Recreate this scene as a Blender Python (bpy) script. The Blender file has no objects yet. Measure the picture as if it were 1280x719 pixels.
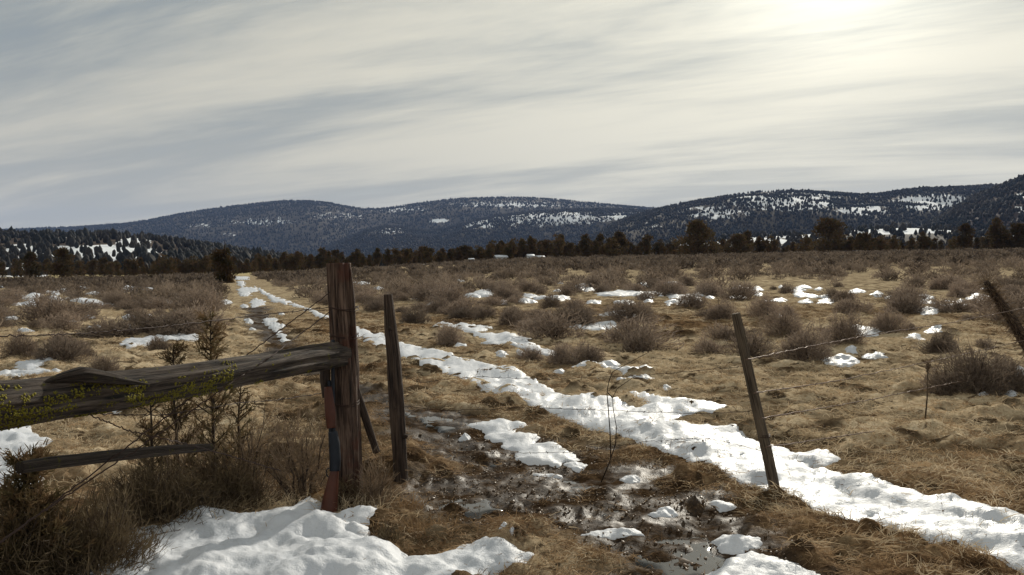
import bpy, math, random
import numpy as np
from mathutils import Vector

rng = np.random.default_rng(11)
random.seed(5)
SC = bpy.context.scene

# ------------------------------------------------------------------ camera model
F = 1005.0            # focal length in pixels of a 1280 x 719 frame
EYE = 1.6
HOR = 340.0
PITCH = math.atan((HOR - 359.5) / F)      # below level

# ------------------------------------------------------------------ noise
def _hash(ix, iy, s):
    h = (ix.astype(np.int64) * 374761393 + iy.astype(np.int64) * 668265263 + s * 974634777) & 0xFFFFFFFF
    h = ((h ^ (h >> 13)) * 1274126177) & 0xFFFFFFFF
    h = h ^ (h >> 16)
    return (h & 0xFFFFFF) / float(0xFFFFFF)

def vnoise(x, y, s=0):
    x = np.asarray(x, float); y = np.asarray(y, float)
    ix = np.floor(x); iy = np.floor(y)
    fx = x - ix; fy = y - iy
    fx = fx * fx * (3 - 2 * fx); fy = fy * fy * (3 - 2 * fy)
    a = _hash(ix, iy, s); b = _hash(ix + 1, iy, s)
    c = _hash(ix, iy + 1, s); d = _hash(ix + 1, iy + 1, s)
    return (a * (1 - fx) + b * fx) * (1 - fy) + (c * (1 - fx) + d * fx) * fy

def fbm(x, y, s=0, o=4):
    t = 0; a = 0.5; n = 0
    for k in range(o):
        t = t + a * vnoise(x * 2 ** k + 17.3 * k, y * 2 ** k - 9.1 * k, s + k); n += a; a *= 0.5
    return t / n

def smooth(t):
    t = np.clip(t, 0, 1)
    return t * t * (3 - 2 * t)

# ------------------------------------------------------------------ ground shape
RP = np.array([-3000, -600, 0, 150, 300, 450, 640, 873, 1035, 1280, 1800, 4000.])
RH = np.array([-0.5, -0.3, 0.0, 0.35, 1.0, 2.5, 4.5, 5.5, 6.3, 7.1, 8.0, 9.0])
def Hs(x, y):
    x = np.asarray(x, float); y = np.asarray(y, float)
    yy = np.maximum(y, 1.0)
    px = 640 + F * x / yy
    R = np.interp(px, RP, RH)
    t = np.clip((y - 14) / 186, 0, 1.12)
    h = R * t
    r = np.hypot(x, y)
    h = h + smooth((r - 12) / 40) * (fbm(x / 13, y / 13, 40, 3) - 0.5) * 0.35
    return h + smooth((14 - r) / 8) * (fbm(x / 2.2, y / 2.2, 41, 3) - 0.5) * 0.10

def project(x, y, z):
    """world -> photograph pixel (pitch taken as a shift, exact to a fraction of a pixel)"""
    yy = np.maximum(y, 0.05)
    return 640 + F * x / yy, HOR - F * (z - EYE) / yy

_D = np.geomspace(1.6, 420, 130)
def ground_at(px, py):
    """pixel -> ground point (x, y, z); rays that miss get the far edge of the plain"""
    px = np.atleast_1d(np.asarray(px, float)); py = np.atleast_1d(np.asarray(py, float))
    u = (px - 640) / F; v = (HOR - py) / F
    ox = np.empty_like(px); oy = np.empty_like(px)
    for i0 in range(0, len(px), 3000):
        a = u[i0:i0 + 3000]; b = v[i0:i0 + 3000]
        # which stretch of the ray first dips under the ground: only depths around the flat-ground guess matter
        guess = np.where(b < -.004, EYE / np.maximum(-b, .004), 400.)
        lo = max(1.6, guess.min() * .55); D = _D[(_D >= lo * .9)]
        D = D[D <= max(guess.max() * 1.5, lo * 1.4)] if guess.max() < 60 else D
        X = a[:, None] * D
        g = EYE + b[:, None] * D - Hs(X, np.broadcast_to(D, X.shape))
        below = g <= 0
        k = np.argmax(below, axis=1); hit = below.any(axis=1)
        k = np.clip(k, 1, len(D) - 1)
        d0 = D[k - 1].copy(); d1 = D[k].copy()
        for _ in range(9):
            dm = .5 * (d0 + d1); gm = EYE + b * dm - Hs(a * dm, dm)
            d0 = np.where(gm > 0, dm, d0); d1 = np.where(gm > 0, d1, dm)
        d = np.where(hit, .5 * (d0 + d1), 205.0)
        oy[i0:i0 + 3000] = d; ox[i0:i0 + 3000] = a * d
    return ox, oy, Hs(ox, oy)

def G(px, py):
    x, y, z = ground_at([px], [py])
    return Vector((x[0], y[0], z[0]))

def P(px, py, d):
    return Vector(((px - 640) / F * d, d, EYE + (HOR - py) / F * d))

def inpoly(px, py, poly):
    poly = np.asarray(poly, float)
    out = np.zeros(px.shape, bool)
    b = (px >= poly[:, 0].min()) & (px <= poly[:, 0].max()) & (py >= poly[:, 1].min()) & (py <= poly[:, 1].max())
    if not b.any(): return out
    x = px[b]; y = py[b]; r = np.zeros(x.shape, bool)
    j = len(poly) - 1
    for i in range(len(poly)):
        xi, yi = poly[i]; xj, yj = poly[j]
        c = (yi > y) != (yj > y)
        with np.errstate(divide='ignore', invalid='ignore'):
            r ^= c & (x < (xj - xi) * (y - yi) / (yj - yi if yj != yi else 1e-9) + xi)
        j = i
    out[b] = r
    return out

def sdf(x, y, poly):
    """signed distance in metres to a ground polygon, positive inside"""
    poly = np.asarray(poly, float)
    best = np.full(x.shape, 1e9)
    n = len(poly)
    for i in range(n):
        a = poly[i]; b = poly[(i + 1) % n]
        e = b - a; L = e @ e + 1e-12
        t = np.clip(((x - a[0]) * e[0] + (y - a[1]) * e[1]) / L, 0, 1)
        best = np.minimum(best, (x - a[0] - t * e[0]) ** 2 + (y - a[1] - t * e[1]) ** 2)
    ins = inpoly(x.ravel(), y.ravel(), poly).reshape(x.shape)
    return np.where(ins, 1, -1) * np.sqrt(best)

def dense(poly, step):
    out = []
    n = len(poly)
    for i in range(n):
        a = np.array(poly[i], float); b = np.array(poly[(i + 1) % n], float)
        k = max(1, int(np.hypot(*(b - a)) / step))
        for t in range(k): out.append(a + (b - a) * t / k)
    return np.array(out)

def ell(cx, cy, w, h, n=14, seed=0, jag=0.16):
    r = np.random.default_rng(int(cx * 7 + cy * 13) + seed)
    ph = r.uniform(0, 6.28, 3)
    a = np.linspace(0, 2 * math.pi, n, endpoint=False)
    k = 1 + jag * np.sin(2 * a + ph[0]) + jag * 0.8 * np.sin(3 * a + ph[1]) + jag * 0.5 * np.sin(5 * a + ph[2])
    return [(cx + w / 2 * np.cos(t) * q, cy + h / 2 * np.sin(t) * q) for t, q in zip(a, k)]

# ------------------------------------------------------------------ outlines read from the photograph (pixels), laid on the ground
TRACK_SNOW = [(350,376),(362,377),(378,382),(392,387),(405,393),(442,408),(480,421),(499,429),(530,436),(574,448),(599,453),(642,465),(661,473),(680,482),
  (713,500),(746,503),(780,507),(800,512),(812,508),(800,503),(786,493),(806,494),(830,501),(860,504),(890,505),(908,509),(916,516),(890,521),(846,524),
  (835,530),(846,537),(879,540),(919,543),(961,556),(998,569),(1040,566),(1052,578),(1030,586),(1003,585),(1020,590),(1061,598),(1135,622),(1209,640),(1280,651),(1420,690),
  (1470,790),(1280,719),(1198,688),(1135,672),(1072,659),(1019,646),(998,627),(966,617),(930,606),(893,595),(879,591),(829,571),(806,560),(779,550),(746,540),(713,530),
  (679,518),(646,505),(613,493),(583,482),(546,467),(511,453),(480,440),(442,425),(408,403),(390,394),(372,386),(358,380)]
BANK = [(-20,760),(40,724),(100,712),(135,700),(126,693),(161,670),(210,666),(206,655),(225,649),(259,649),(305,658),(329,649),(365,635),(395,629),(402,640),(421,650),(455,650),(470,640),
  (485,659),(458,668),(462,680),(496,693),(511,702),(537,700),(575,691),(609,688),(627,695),(665,706),(640,718),(560,745),(300,860),(-40,860)]
SHOULDER = [(-90,530),(0,534),(25,532),(50,545),(72,556),(50,567),(40,573),(55,590),(58,606),(30,620),(0,632),(-90,660)]
MID = [(577,531),(590,527.5),(613,526),(640,527.5),(662,532),(660,536),(645,537.5),(643,544),(663,545),(677,547),(664,549),(663,556),(690,554),(713,563),(730,568),(712,574),
  (702,577),(698,582.5),(670,580),(643,577.6),(642,568),(655,564),(632,562.6),(622,552),(600,547.6),(608,540),(593,536)]
FLAT = [(542,411),(547,404),(560,404),(564,408),(591,407),(615,410),(605,418),(625,418),(634,417),(640,421),(666,426),(660,432),(675,436),(695,441),(691,450),(675,446),(664,440),(640,437),(605,430),(599,422),(578,418),(564,413)]
LEFTBAND = [(142,434),(160,427),(207,422),(225,419),(250,422),(240,430),(225,427),(205,430),(180,434),(160,437)]
SEAL = [(17,457),(40,452),(60,449),(75,454),(66,457),(60,456),(45,462),(32,465),(17,463)]
FRONTR = [(858,722),(900,708),(910,700),(940,693),(960,697),(990,708),(1010,719),(1040,745),(960,790),(850,745)]
ROOF = [(726,673),(745,667),(769,666),(800,668),(809,672),(780,675),(750,676)]
R6 = [(330,398),(352,398),(342,403),(358,410),(348,413),(362,425),(353,428),(345,419),(337,412),(328,403)]
R4 = [(318,358),(323,360),(337,368),(345,372),(366,378),(357,382),(342,378),(333,372),(325,365)]
R3 = [(297,361),(308,359),(320,360),(325,364),(313,366),(310,371),(300,370)]
R5 = [(312,378),(320,373),(332,378),(330,383),(315,385)]
R2 = [(296,352),(303,351),(307,355),(303,359),(298,357)]
R1 = [(293,346),(310,346),(311,350),(295,350)]
# (outline, thickness, label)
PATCHES = [
 (SHOULDER, .07, 'broad snow patch under the low rail beside the small juniper'),
 (MID, .045, 'ragged snow patch lying in the wet mud by the puddle'),
 (FLAT, .05, 'long flat snow patch across the track from the thin stake'),
 (LEFTBAND, .06, 'long curved snow strip in the grass behind the juniper sapling tips'),
 (SEAL, .09, 'humped snow patch just above the mossy log rail end'),
 (FRONTR, .07, 'snow mound cut by the bottom edge of the photo in the mud'),
 (ell(925,681,58,22), .08, 'small rounded snow mound above the mound at the bottom edge'),
 (ROOF, .035, 'thin straight snow strip on wet gravel left of the puddle end'),
 (ell(905,634,32,10), .07, 'small snow lump beside a dark tussock near the leaning post foot'),
 (ell(720,582,26,9), .045, 'small oval snow lump off the corner of the ragged mud patch'),
 (ell(685,593,32,4), .03, 'thin sliver of snow beside the puddle'),
 (ell(832,645,38,11), .05, 'grey slushy snow lump among puddles and small tussocks'),
 (ell(790,598,22,7), .04, 'little snow lump at the foot of the bare twig'),
 (ell(742,410,74,8), .09, 'snow strip at the foot of the widest sagebrush across the track'),
 (ell(773,395,54,7), .09, 'snow strip tucked between two sagebrush across the track'),
 (ell(782,368,80,6), .11, 'long snow drift behind the widest sagebrush'),
 (ell(758,460,34,7), .10, 'loaf shaped snow lump, left of a joined pair behind the twig'),
 (ell(785,467,40,8), .10, 'loaf shaped snow lump, right of a joined pair behind the twig'),
 (ell(729,461,26,6), .08, 'flat snow lump left of the loaf shaped pair'),
 (ell(806,464,24,6), .07, 'snow lump right of the loaf shaped pair'),
 (ell(1055,455,46,10), .13, 'streaky snow mound below the big purple sagebrush clump'),
 (ell(1094,446,28,8), .11, 'smooth round snow mound beside the streaky one'),
 (ell(1082,415,46,13), .14, 'twig covered snow mound inside the purple sagebrush clump'),
 (ell(1145,425,26,7), .12, 'snow mound left of a pair at the barbed wire'),
 (ell(1168,416,28,7), .12, 'snow mound right of a pair at the barbed wire'),
 (ell(1159,390,38,8), .14, 'pale pointed snow mound beyond the barbed wire'),
 (ell(1226,375,36,6), .14, 'flat bar of snow next to the shaggy leaning post'),
 (R6, .07, 'hooked snow ridge along the rut seen through the brace wires'),
 (R4, .10, 'diagonal snow ribbon down the middle of the far track'),
 (R3, .10, 'broad snow patch on the left rut of the far track'),
 (R5, .09, 'lowest snow patch of the left far rut'),
 (R2, .12, 'small snow patch high up the left far rut'),
 (R1, .14, 'farthest snow patch of the track beside the lone juniper'),
 (ell(44,467,60,7), .07, 'thin snow line between the humped patch and the log'),
 (ell(150,513,36,9), .05, 'bluish snow scrap showing under the log rail'),
 (ell(8,472,40,9), .08, 'snow patch at the left edge of the photo above the log'),
]
SMALL = [(627,444,16,7),(575,435,17,7),(650,444,10,5),(662,372,22,4),(696,375,30,4),(731,358,22,4),(840,356,22,5),(854,372,32,4),(904,352,20,4),(921,373,22,4),(975,397,10,6),
 (949,353,40,4),(699,465,14,5),(797,475,50,3),(834,487,13,5),(1065,441,14,5),(1114,374,16,4),(1156,373,22,4),(1276,468,14,6),(1265,497,18,5),(1073,344,32,5),(1090,341,16,3),(1120,340,16,3),
 (1170,352,18,4),(1187,357,20,4),(1030,353,22,4),(120,412,22,5),(90,403,18,5),(110,399,20,4),(30,416,20,5),(160,412,14,6),(160,398,14,5),(185,396,10,4),(250,383,13,5),(281,379,15,5),(210,379,16,4),(15,400,16,4),
 (40,371,11,3),(70,368,9,3),(180,501,16,4),(604,368,30,7),(590,371,22,4),(630,380,12,4),(700,352,14,3),(540,382,14,4),(520,375,14,3),(575,352,12,3),(450,355,24,3),(473,361,12,3),(430,349,20,3),(352,394,8,3),
 (315,413,9,5),(310,402,12,5),(305,383,9,4),(1230,498,16,4),(930,575,20,4),(1180,640,0,0),(640,690,9,6),(628,685,14,7),(580,548,14,4),(790,345,26,3),(860,340,20,3),(960,336,26,3),(1240,352,26,4),(1180,345,14,3),(1255,345,20,4)]
SMALL = [s for s in SMALL if s[2] > 0]
for _ in range(170):                        # more scraps far out on the plain, often in short rows
    px = random.uniform(-60, 1340); py = random.uniform(328, 384)
    if px < 500 and py < 354: continue
    for k in range(random.choice([1, 1, 2, 3])):
        qx = px + random.uniform(-30, 30) * k; qy = py + random.uniform(-4, 4) * k
        if 285 < qx < 600 and qy > 350: continue
        w = random.uniform(8, 27) * (qy - 285) / 95
        SMALL.append((qx, qy, w, w * random.uniform(.10, .2) + .9))

MUD = [(405,470),(450,478),(510,500),(570,515),(640,540),(760,566),(830,585),(880,605),(930,640),(985,670),(1040,719),(1060,760),(720,760),(720,700),(690,665),(600,655),(520,640),(512,612),(560,590),(525,560),(480,530),(440,505)]
MUD2 = [(300,384),(335,384),(352,412),(385,445),(415,465),(415,480),(375,470),(340,440),(312,410)]
WATER = [(572,544),(598,548),(640,582),(700,588),(760,606),(800,632),(850,650),(890,676),(905,700),(860,712),(830,690),(790,662),(735,642),(690,618),(640,604),(600,575)]
WATER2 = [(532,640),(560,628),(600,626),(645,634),(610,647),(560,648)]
WATER3 = [(470,487),(520,503),(580,522),(580,535),(540,530),(490,510)]
WATER4 = [(900,590),(950,602),(985,618),(960,626),(915,612)]
TUSS = [(975,626,44),(1003,640,32),(757,615,24),(798,641,18),(857,657,18),(839,663,16),(830,562,26),(852,597,34),(596,560,16),(622,583,12),(640,632,26),(566,636,28),(530,632,22),(690,660,22),(1000,700,44),(1060,690,50),(1090,670,40),(870,632,30),(905,612,30),(600,690,30),(545,668,34),(960,660,26),(662,592,9),(650,545,12)]
CORRIDOR = [(291,344),(312,344),(372,378),(455,400),(700,462),(950,520),(1110,545),(1400,600),(1500,1000),(200,1000),(300,500),(262,462),(290,400)]

def ground_poly(poly, step=None):
    poly = np.array(poly, float)
    if step is None:
        step = max(2.0, (poly[:, 0].max() - poly[:, 0].min()) / 60)
    d = dense(poly, step)
    x, y, _ = ground_at(d[:, 0], d[:, 1])
    return np.stack([x, y], 1)

GP_TRACK = ground_poly(TRACK_SNOW, 8)
GP_MUD = [ground_poly(MUD), ground_poly(MUD2)]
GP_WATER = [ground_poly(q) for q in (WATER, WATER2, WATER3)]
TUSS_W = [(G(a, b), w / F * G(a, b).y) for a, b, w in TUSS]

_tr = np.random.default_rng(77)
HUM = []
for _ in range(420):
    a_ = math.radians(_tr.uniform(-33, 36)); r_ = 4.6 + 21 * _tr.random() ** .8
    hx, hy = r_ * math.sin(a_), r_ * math.cos(a_)
    if fbm(np.array([hx / 3.]), np.array([hy / 3.]), 93, 2)[0] < .44: continue
    if math.hypot(hx - 4.6, hy - 8.86) < 1: continue
    HUM.append((hx, hy, _tr.uniform(.12, .34) * (1 + r_ / 40)))
def hum_at(x, y):
    t = np.zeros(np.shape(x))
    for hx, hy, w in HUM:
        q = (abs(x - hx) < w) & (abs(y - hy) < w)
        if not q.any(): continue
        d = np.sqrt(((x[q] - hx) / 1.15) ** 2 + (y[q] - hy) ** 2) / (w * .5) + (fbm(x[q] / .09, y[q] / .09, 94, 2) - .5) * 1.0
        t[q] = np.maximum(t[q], smooth((1.25 - d) / .8))
    return t

def mud_at(x, y):
    m = np.zeros(np.shape(x))
    r = np.hypot(x, y)
    near = (r < 40)
    if near.any():
        xs, ys = np.asarray(x)[near], np.asarray(y)[near]
        v = np.zeros(xs.shape)
        for p, w in zip(GP_MUD, (.45, .5)):
            l = p.min(0) - .8; h = p.max(0) + .8
            q = (xs > l[0]) & (xs < h[0]) & (ys > l[1]) & (ys < h[1])
            if not q.any(): continue
            s = sdf(xs[q], ys[q], p) + (fbm(xs[q] * 2.3, ys[q] * 2.3, 70, 4) - .5) * 1.0
            v[q] = np.maximum(v[q], smooth(s / w + .5))
        m[near] = v
    return m

def bumps(x, y, mud):
    """tussocky micro relief that fades out with distance"""
    r = np.hypot(x, y)
    f = smooth((60 - r) / 40)
    h1 = fbm(x / .42, y / .42, 3, 3)
    h2 = fbm(x / .13, y / .13, 5, 3)
    clump = np.clip(h1 - .42, 0, 1) * 2
    h = (clump ** 1.1 * .14 + (h2 - .5) * .075) * f
    hm = (fbm(x / .25, y / .25, 8, 3) - .52) * .09 + (fbm(x / .06, y / .06, 9, 2) - .5) * .03 - .01
    h = h * (1 - mud) + hm * mud
    h = h + hum_at(x, y) * .055 * (1 - mud * .5)
    for c, w in TUSS_W:
        q = (abs(x - c.x) < w * 1.3) & (abs(y - c.y) < w * 1.3)
        if not q.any(): continue
        d2 = ((x[q] - c.x) ** 2 + (y[q] - c.y) ** 2) / (w * .5) ** 2
        h[q] += np.exp(-d2 * 1.6) * min(w * .32, .11) * (.7 + .6 * fbm(x[q] / .07, y[q] / .07, 12, 2))
    return h

# ------------------------------------------------------------------ mesh helpers
def make_mesh(name, V, faces, mat=None, attrs=None, smooth_shade=False, uv=None, fmat=None, mats=None):
    """faces: list of int arrays (n,3) / (n,4)"""
    me = bpy.data.meshes.new(name)
    V = np.asarray(V, np.float32)
    faces = [np.asarray(f, np.int32) for f in faces if len(f)]
    me.vertices.add(len(V)); me.vertices.foreach_set('co', V.ravel())
    nl = sum(f.size for f in faces); npoly = sum(len(f) for f in faces)
    me.loops.add(nl); me.polygons.add(npoly)
    li = np.concatenate([f.ravel() for f in faces])
    me.loops.foreach_set('vertex_index', li)
    st = []; o = 0
    for f in faces:
        st.append(o + np.arange(len(f)) * f.shape[1]); o += f.size
    me.polygons.foreach_set('loop_start', np.concatenate(st).astype(np.int32))
    if smooth_shade: me.polygons.foreach_set('use_smooth', np.ones(npoly, bool))
    for k, v in (attrs or {}).items():
        a = me.attributes.new(k, 'FLOAT', 'POINT'); a.data.foreach_set('value', np.asarray(v, np.float32).ravel())
    if uv is not None:
        l = me.uv_layers.new(name='UVMap'); l.data.foreach_set('uv', np.asarray(uv, np.float32)[li].ravel())
    for m in (mats or ([mat] if mat else [])): me.materials.append(m)
    if fmat is not None: me.polygons.foreach_set('material_index', np.asarray(fmat, np.int32))
    me.update(calc_edges=True)
    me.validate()
    return me

def link(name, me, parent=None, loc=None):
    o = bpy.data.objects.new(name, me); SC.collection.objects.link(o)
    if parent: o.parent = parent
    if loc is not None: o.location = loc
    return o

def tag(o, label=None, cat=None, group=None, kind=None):
    if label: o['label'] = label
    if cat: o['category'] = cat
    if group: o['group'] = group
    if kind: o['kind'] = kind
    return o

def empty(name, loc, label, cat, group=None, rz=0):
    o = bpy.data.objects.new(name, None); SC.collection.objects.link(o)
    o.location = loc; o.rotation_euler[2] = rz; o.empty_display_size = .1
    return tag(o, label, cat, group)

class Geo:
    """collects tubes and strips"""
    def __init__(s): s.V = []; s.T = []; s.Q = []; s.UV = []; s.n = 0
    def add(s, V, T=None, Q=None, UV=None):
        V = np.asarray(V, float)
        if T is not None and len(T): s.T.append(np.asarray(T) + s.n)
        if Q is not None and len(Q): s.Q.append(np.asarray(Q) + s.n)
        s.V.append(V); s.UV.append(np.zeros((len(V), 2)) if UV is None else UV); s.n += len(V)
    def tube(s, pts, rad, seg=5, cap=True, shape=None):
        pts = np.asarray(pts, float); n = len(pts)
        rad = np.broadcast_to(np.asarray(rad, float), (n,))
        tan = np.gradient(pts, axis=0); tan /= np.linalg.norm(tan, axis=1)[:, None] + 1e-12
        ref = np.array([0, 0, 1.]) if abs(tan[:, 2]).mean() < .8 else np.array([1., 0, 0])
        u = np.cross(tan, ref); u /= np.linalg.norm(u, axis=1)[:, None] + 1e-12
        v = np.cross(tan, u)
        a = np.linspace(0, 2 * np.pi, seg, endpoint=False)
        R = rad[:, None] * np.ones(seg)
        L = np.concatenate([[0], np.cumsum(np.linalg.norm(np.diff(pts, axis=0), axis=1))])
        if shape is not None: R = R * shape(a[None, :], L[:, None])
        V = pts[:, None, :] + R[..., None] * (np.cos(a)[None, :, None] * u[:, None, :] + np.sin(a)[None, :, None] * v[:, None, :])
        UV = np.stack(np.broadcast_arrays(a[None, :] / 6.2832, L[:, None]), -1).reshape(-1, 2)
        i = np.arange(n - 1)[:, None] * seg; j = np.arange(seg)[None, :]; k = (j + 1) % seg
        Q = np.stack([i + j, i + k, i + seg + k, i + seg + j], -1).reshape(-1, 4)
        V = V.reshape(-1, 3); T = []
        if cap:
            V = np.concatenate([V, pts[[0]], pts[[-1]]]); UV = np.concatenate([UV, [[.5, -9]], [[.5, -9]]])
            b = n * seg
            T = [(b, (q + 1) % seg, q) for q in range(seg)] + [(b + 1, (n - 1) * seg + q, (n - 1) * seg + (q + 1) % seg) for q in range(seg)]
        s.add(V, T, Q, UV)
    def strips(s, base, dirn, length, width, bend=None):
        """tapered thin blades: two quads each ending in a point"""
        base = np.asarray(base, float); n = len(base)
        if n == 0: return
        dirn = dirn / (np.linalg.norm(dirn, axis=1)[:, None] + 1e-12)
        r = rng.normal(size=(n, 3)); side = np.cross(dirn, r); side /= np.linalg.norm(side, axis=1)[:, None] + 1e-12
        length = np.broadcast_to(length, (n,))[:, None]; width = np.broadcast_to(width, (n,))[:, None]
        b = np.zeros((n, 3)) if bend is None else bend
        m = base + dirn * length * .55 + b * .3; e = base + dirn * length + b
        V = np.stack([base - side * width * .5, base + side * width * .5, m + side * width * .45, m - side * width * .45, e], 1).reshape(-1, 3)
        o = np.arange(n)[:, None] * 5
        s.add(V, (o + np.array([[3, 2, 4]])), (o + np.array([[0, 1, 2, 3]])))
    def mesh(s, name, mat, smooth_shade=False):
        V = np.concatenate(s.V); f = []
        if s.Q: f.append(np.concatenate(s.Q))
        if s.T: f.append(np.concatenate(s.T))
        return make_mesh(name, V, f, mat, smooth_shade=smooth_shade, uv=np.concatenate(s.UV))

# ------------------------------------------------------------------ materials
class NT:
    def __init__(s, tree): s.t = tree; s.t.nodes.clear()
    def n(s, typ, **kw):
        nd = s.t.nodes.new(typ)
        for k, v in kw.items():
            if k.startswith('i_'): continue
            setattr(nd, k, v)
        return nd
    def l(s, a, b): s.t.links.new(a, b)
    def val(s, nd, name, v):
        if hasattr(v, 'is_linked'): s.l(v, nd.inputs[name])
        else: nd.inputs[name].default_value = v
    def noise(s, vec, scale, detail=4, rough=.55, dist=0):
        nd = s.n('ShaderNodeTexNoise'); nd.inputs['Scale'].default_value = scale
        nd.inputs['Detail'].default_value = detail; nd.inputs['Roughness'].default_value = rough; nd.inputs['Distortion'].default_value = dist
        if vec is not None: s.l(vec, nd.inputs['Vector'])
        return nd.outputs['Fac']
    def ramp(s, fac, stops):
        nd = s.n('ShaderNodeValToRGB'); e = nd.color_ramp.elements
        while len(e) < len(stops): e.new(.5)
        for el, (p, c) in zip(e, stops):
            el.position = p; el.color = (*c, 1) if len(c) == 3 else c
        s.l(fac, nd.inputs[0]); return nd.outputs[0]
    def step(s, fac, a, b):
        nd = s.n('ShaderNodeMapRange', interpolation_type='SMOOTHSTEP')
        s.val(nd, 'Value', fac); nd.inputs['From Min'].default_value = a; nd.inputs['From Max'].default_value = b
        return nd.outputs[0]
    def mix(s, f, a, b, mode='MIX'):
        nd = s.n('ShaderNodeMix', data_type='RGBA', blend_type=mode)
        for i, v in ((0, f), (6, a), (7, b)):
            if hasattr(v, 'is_linked'): s.l(v, nd.inputs[i])
            elif i == 0: nd.inputs[i].default_value = v
            else: nd.inputs[i].default_value = (*v, 1)
        return nd.outputs[2]
    def math(s, op, a, b=None, clamp=False):
        nd = s.n('ShaderNodeMath', operation=op, use_clamp=clamp)
        for i, v in ((0, a), (1, b)):
            if v is None: continue
            if hasattr(v, 'is_linked'): s.l(v, nd.inputs[i])
            else: nd.inputs[i].default_value = v
        return nd.outputs[0]
    def mapping(s, vec, scale, rot=(0, 0, 0), loc=(0, 0, 0)):
        nd = s.n('ShaderNodeMapping'); s.l(vec, nd.inputs['Vector'])
        nd.inputs['Scale'].default_value = scale; nd.inputs['Rotation'].default_value = rot; nd.inputs['Location'].default_value = loc
        return nd.outputs[0]
    def attr(s, name):
        return s.n('ShaderNodeAttribute', attribute_name=name).outputs['Fac']
    def pos(s): return s.n('ShaderNodeNewGeometry').outputs['Position']
    def bump(s, h, strength, dist=.01):
        nd = s.n('ShaderNodeBump'); nd.inputs['Strength'].default_value = strength; nd.inputs['Distance'].default_value = dist
        s.l(h, nd.inputs['Height']); return nd.outputs[0]

def material(name):
    m = bpy.data.materials.new(name); m.use_nodes = True
    t = NT(m.node_tree)
    b = t.n('ShaderNodeBsdfPrincipled'); o = t.n('ShaderNodeOutputMaterial'); t.l(b.outputs[0], o.inputs[0])
    b.inputs['Specular IOR Level'].default_value = .3
    return m, t, b

def m_ground():
    m, t, b = material('plain_earth'); p = t.pos()
    n1 = t.noise(p, .35, 5); n2 = t.noise(p, 2.2, 6, .6); n3 = t.noise(p, 14, 4, .65); n4 = t.noise(p, 60, 3, .7)
    mixn = t.math('ADD', t.math('MULTIPLY', n2, .45), t.math('ADD', t.math('MULTIPLY', n3, .35), t.math('MULTIPLY', n4, .2)))
    grass = t.ramp(mixn, [(.36, (.12, .082, .05)), (.44, (.36, .27, .17)), (.53, (.56, .445, .295)), (.66, (.72, .61, .44))])
    brown = t.ramp(mixn, [(.40, (.036, .022, .013)), (.48, (.14, .084, .045)), (.57, (.26, .17, .092)), (.7, (.46, .34, .21))])
    f = t.step(t.math('ADD', n1, t.math('MULTIPLY', t.attr('straw'), .55)), .44, .68)
    col = t.mix(f, brown, grass)
    clod = t.math('MULTIPLY', t.step(t.noise(p, 3.4, 4, .6, .4), .55, .63), t.math('SUBTRACT', 1.0, t.math('MULTIPLY', t.attr('far'), .5)))
    col = t.mix(t.math('MULTIPLY', clod, .92), col, (.050, .033, .020))
    col = t.mix(t.math('MULTIPLY', t.step(t.attr('tuft'), .30, .04), .6), col, (.06, .042, .024))  # hollows between clumps: dark soil plus their shade put into the colour
    col = t.mix(t.math('MULTIPLY', t.attr('hum'), .9), col, t.ramp(mixn, [(.4, (.022, .014, .009)), (.52, (.065, .042, .024)), (.66, (.17, .12, .07))]))
    far = t.ramp(n2, [(.34, (.12, .088, .058)), (.5, (.36, .28, .18)), (.66, (.60, .49, .33))])
    col = t.mix(t.attr('far'), col, far)
    col = t.mix(t.attr('meadow'), col, t.ramp(n2, [(.3, (.42, .34, .18)), (.7, (.58, .49, .28))]))
    mudc = t.ramp(t.math('ADD', t.math('MULTIPLY', n3, .5), t.math('MULTIPLY', n4, .5)), [(.35, (.011, .007, .004)), (.52, (.045, .028, .016)), (.68, (.13, .088, .05))])
    mud = t.attr('mud')
    col = t.mix(mud, col, mudc)
    sn = t.math('MULTIPLY', t.step(t.math('ADD', t.noise(p, .03, 5), t.attr('snow')), .8, .84), 1)
    col = t.mix(sn, col, (.8, .82, .86))
    t.l(col, b.inputs['Base Color'])
    wet = t.math('MULTIPLY', mud, t.step(n2, .40, .60))
    rr = t.n('ShaderNodeMapRange'); t.l(wet, rr.inputs[0]); rr.inputs['To Min'].default_value = .95; rr.inputs['To Max'].default_value = .52
    t.l(rr.outputs[0], b.inputs['Roughness'])
    t.l(t.math('MULTIPLY', wet, .2), b.inputs['Specular IOR Level'])
    bp = t.bump(t.math('ADD', n3, t.math('MULTIPLY', n4, .6)), .9, .04); t.l(bp, b.inputs['Normal'])
    t.l(t.math('SUBTRACT', .9, t.math('MULTIPLY', mud, .65)), bp.node.inputs['Strength'])
    return m

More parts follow.
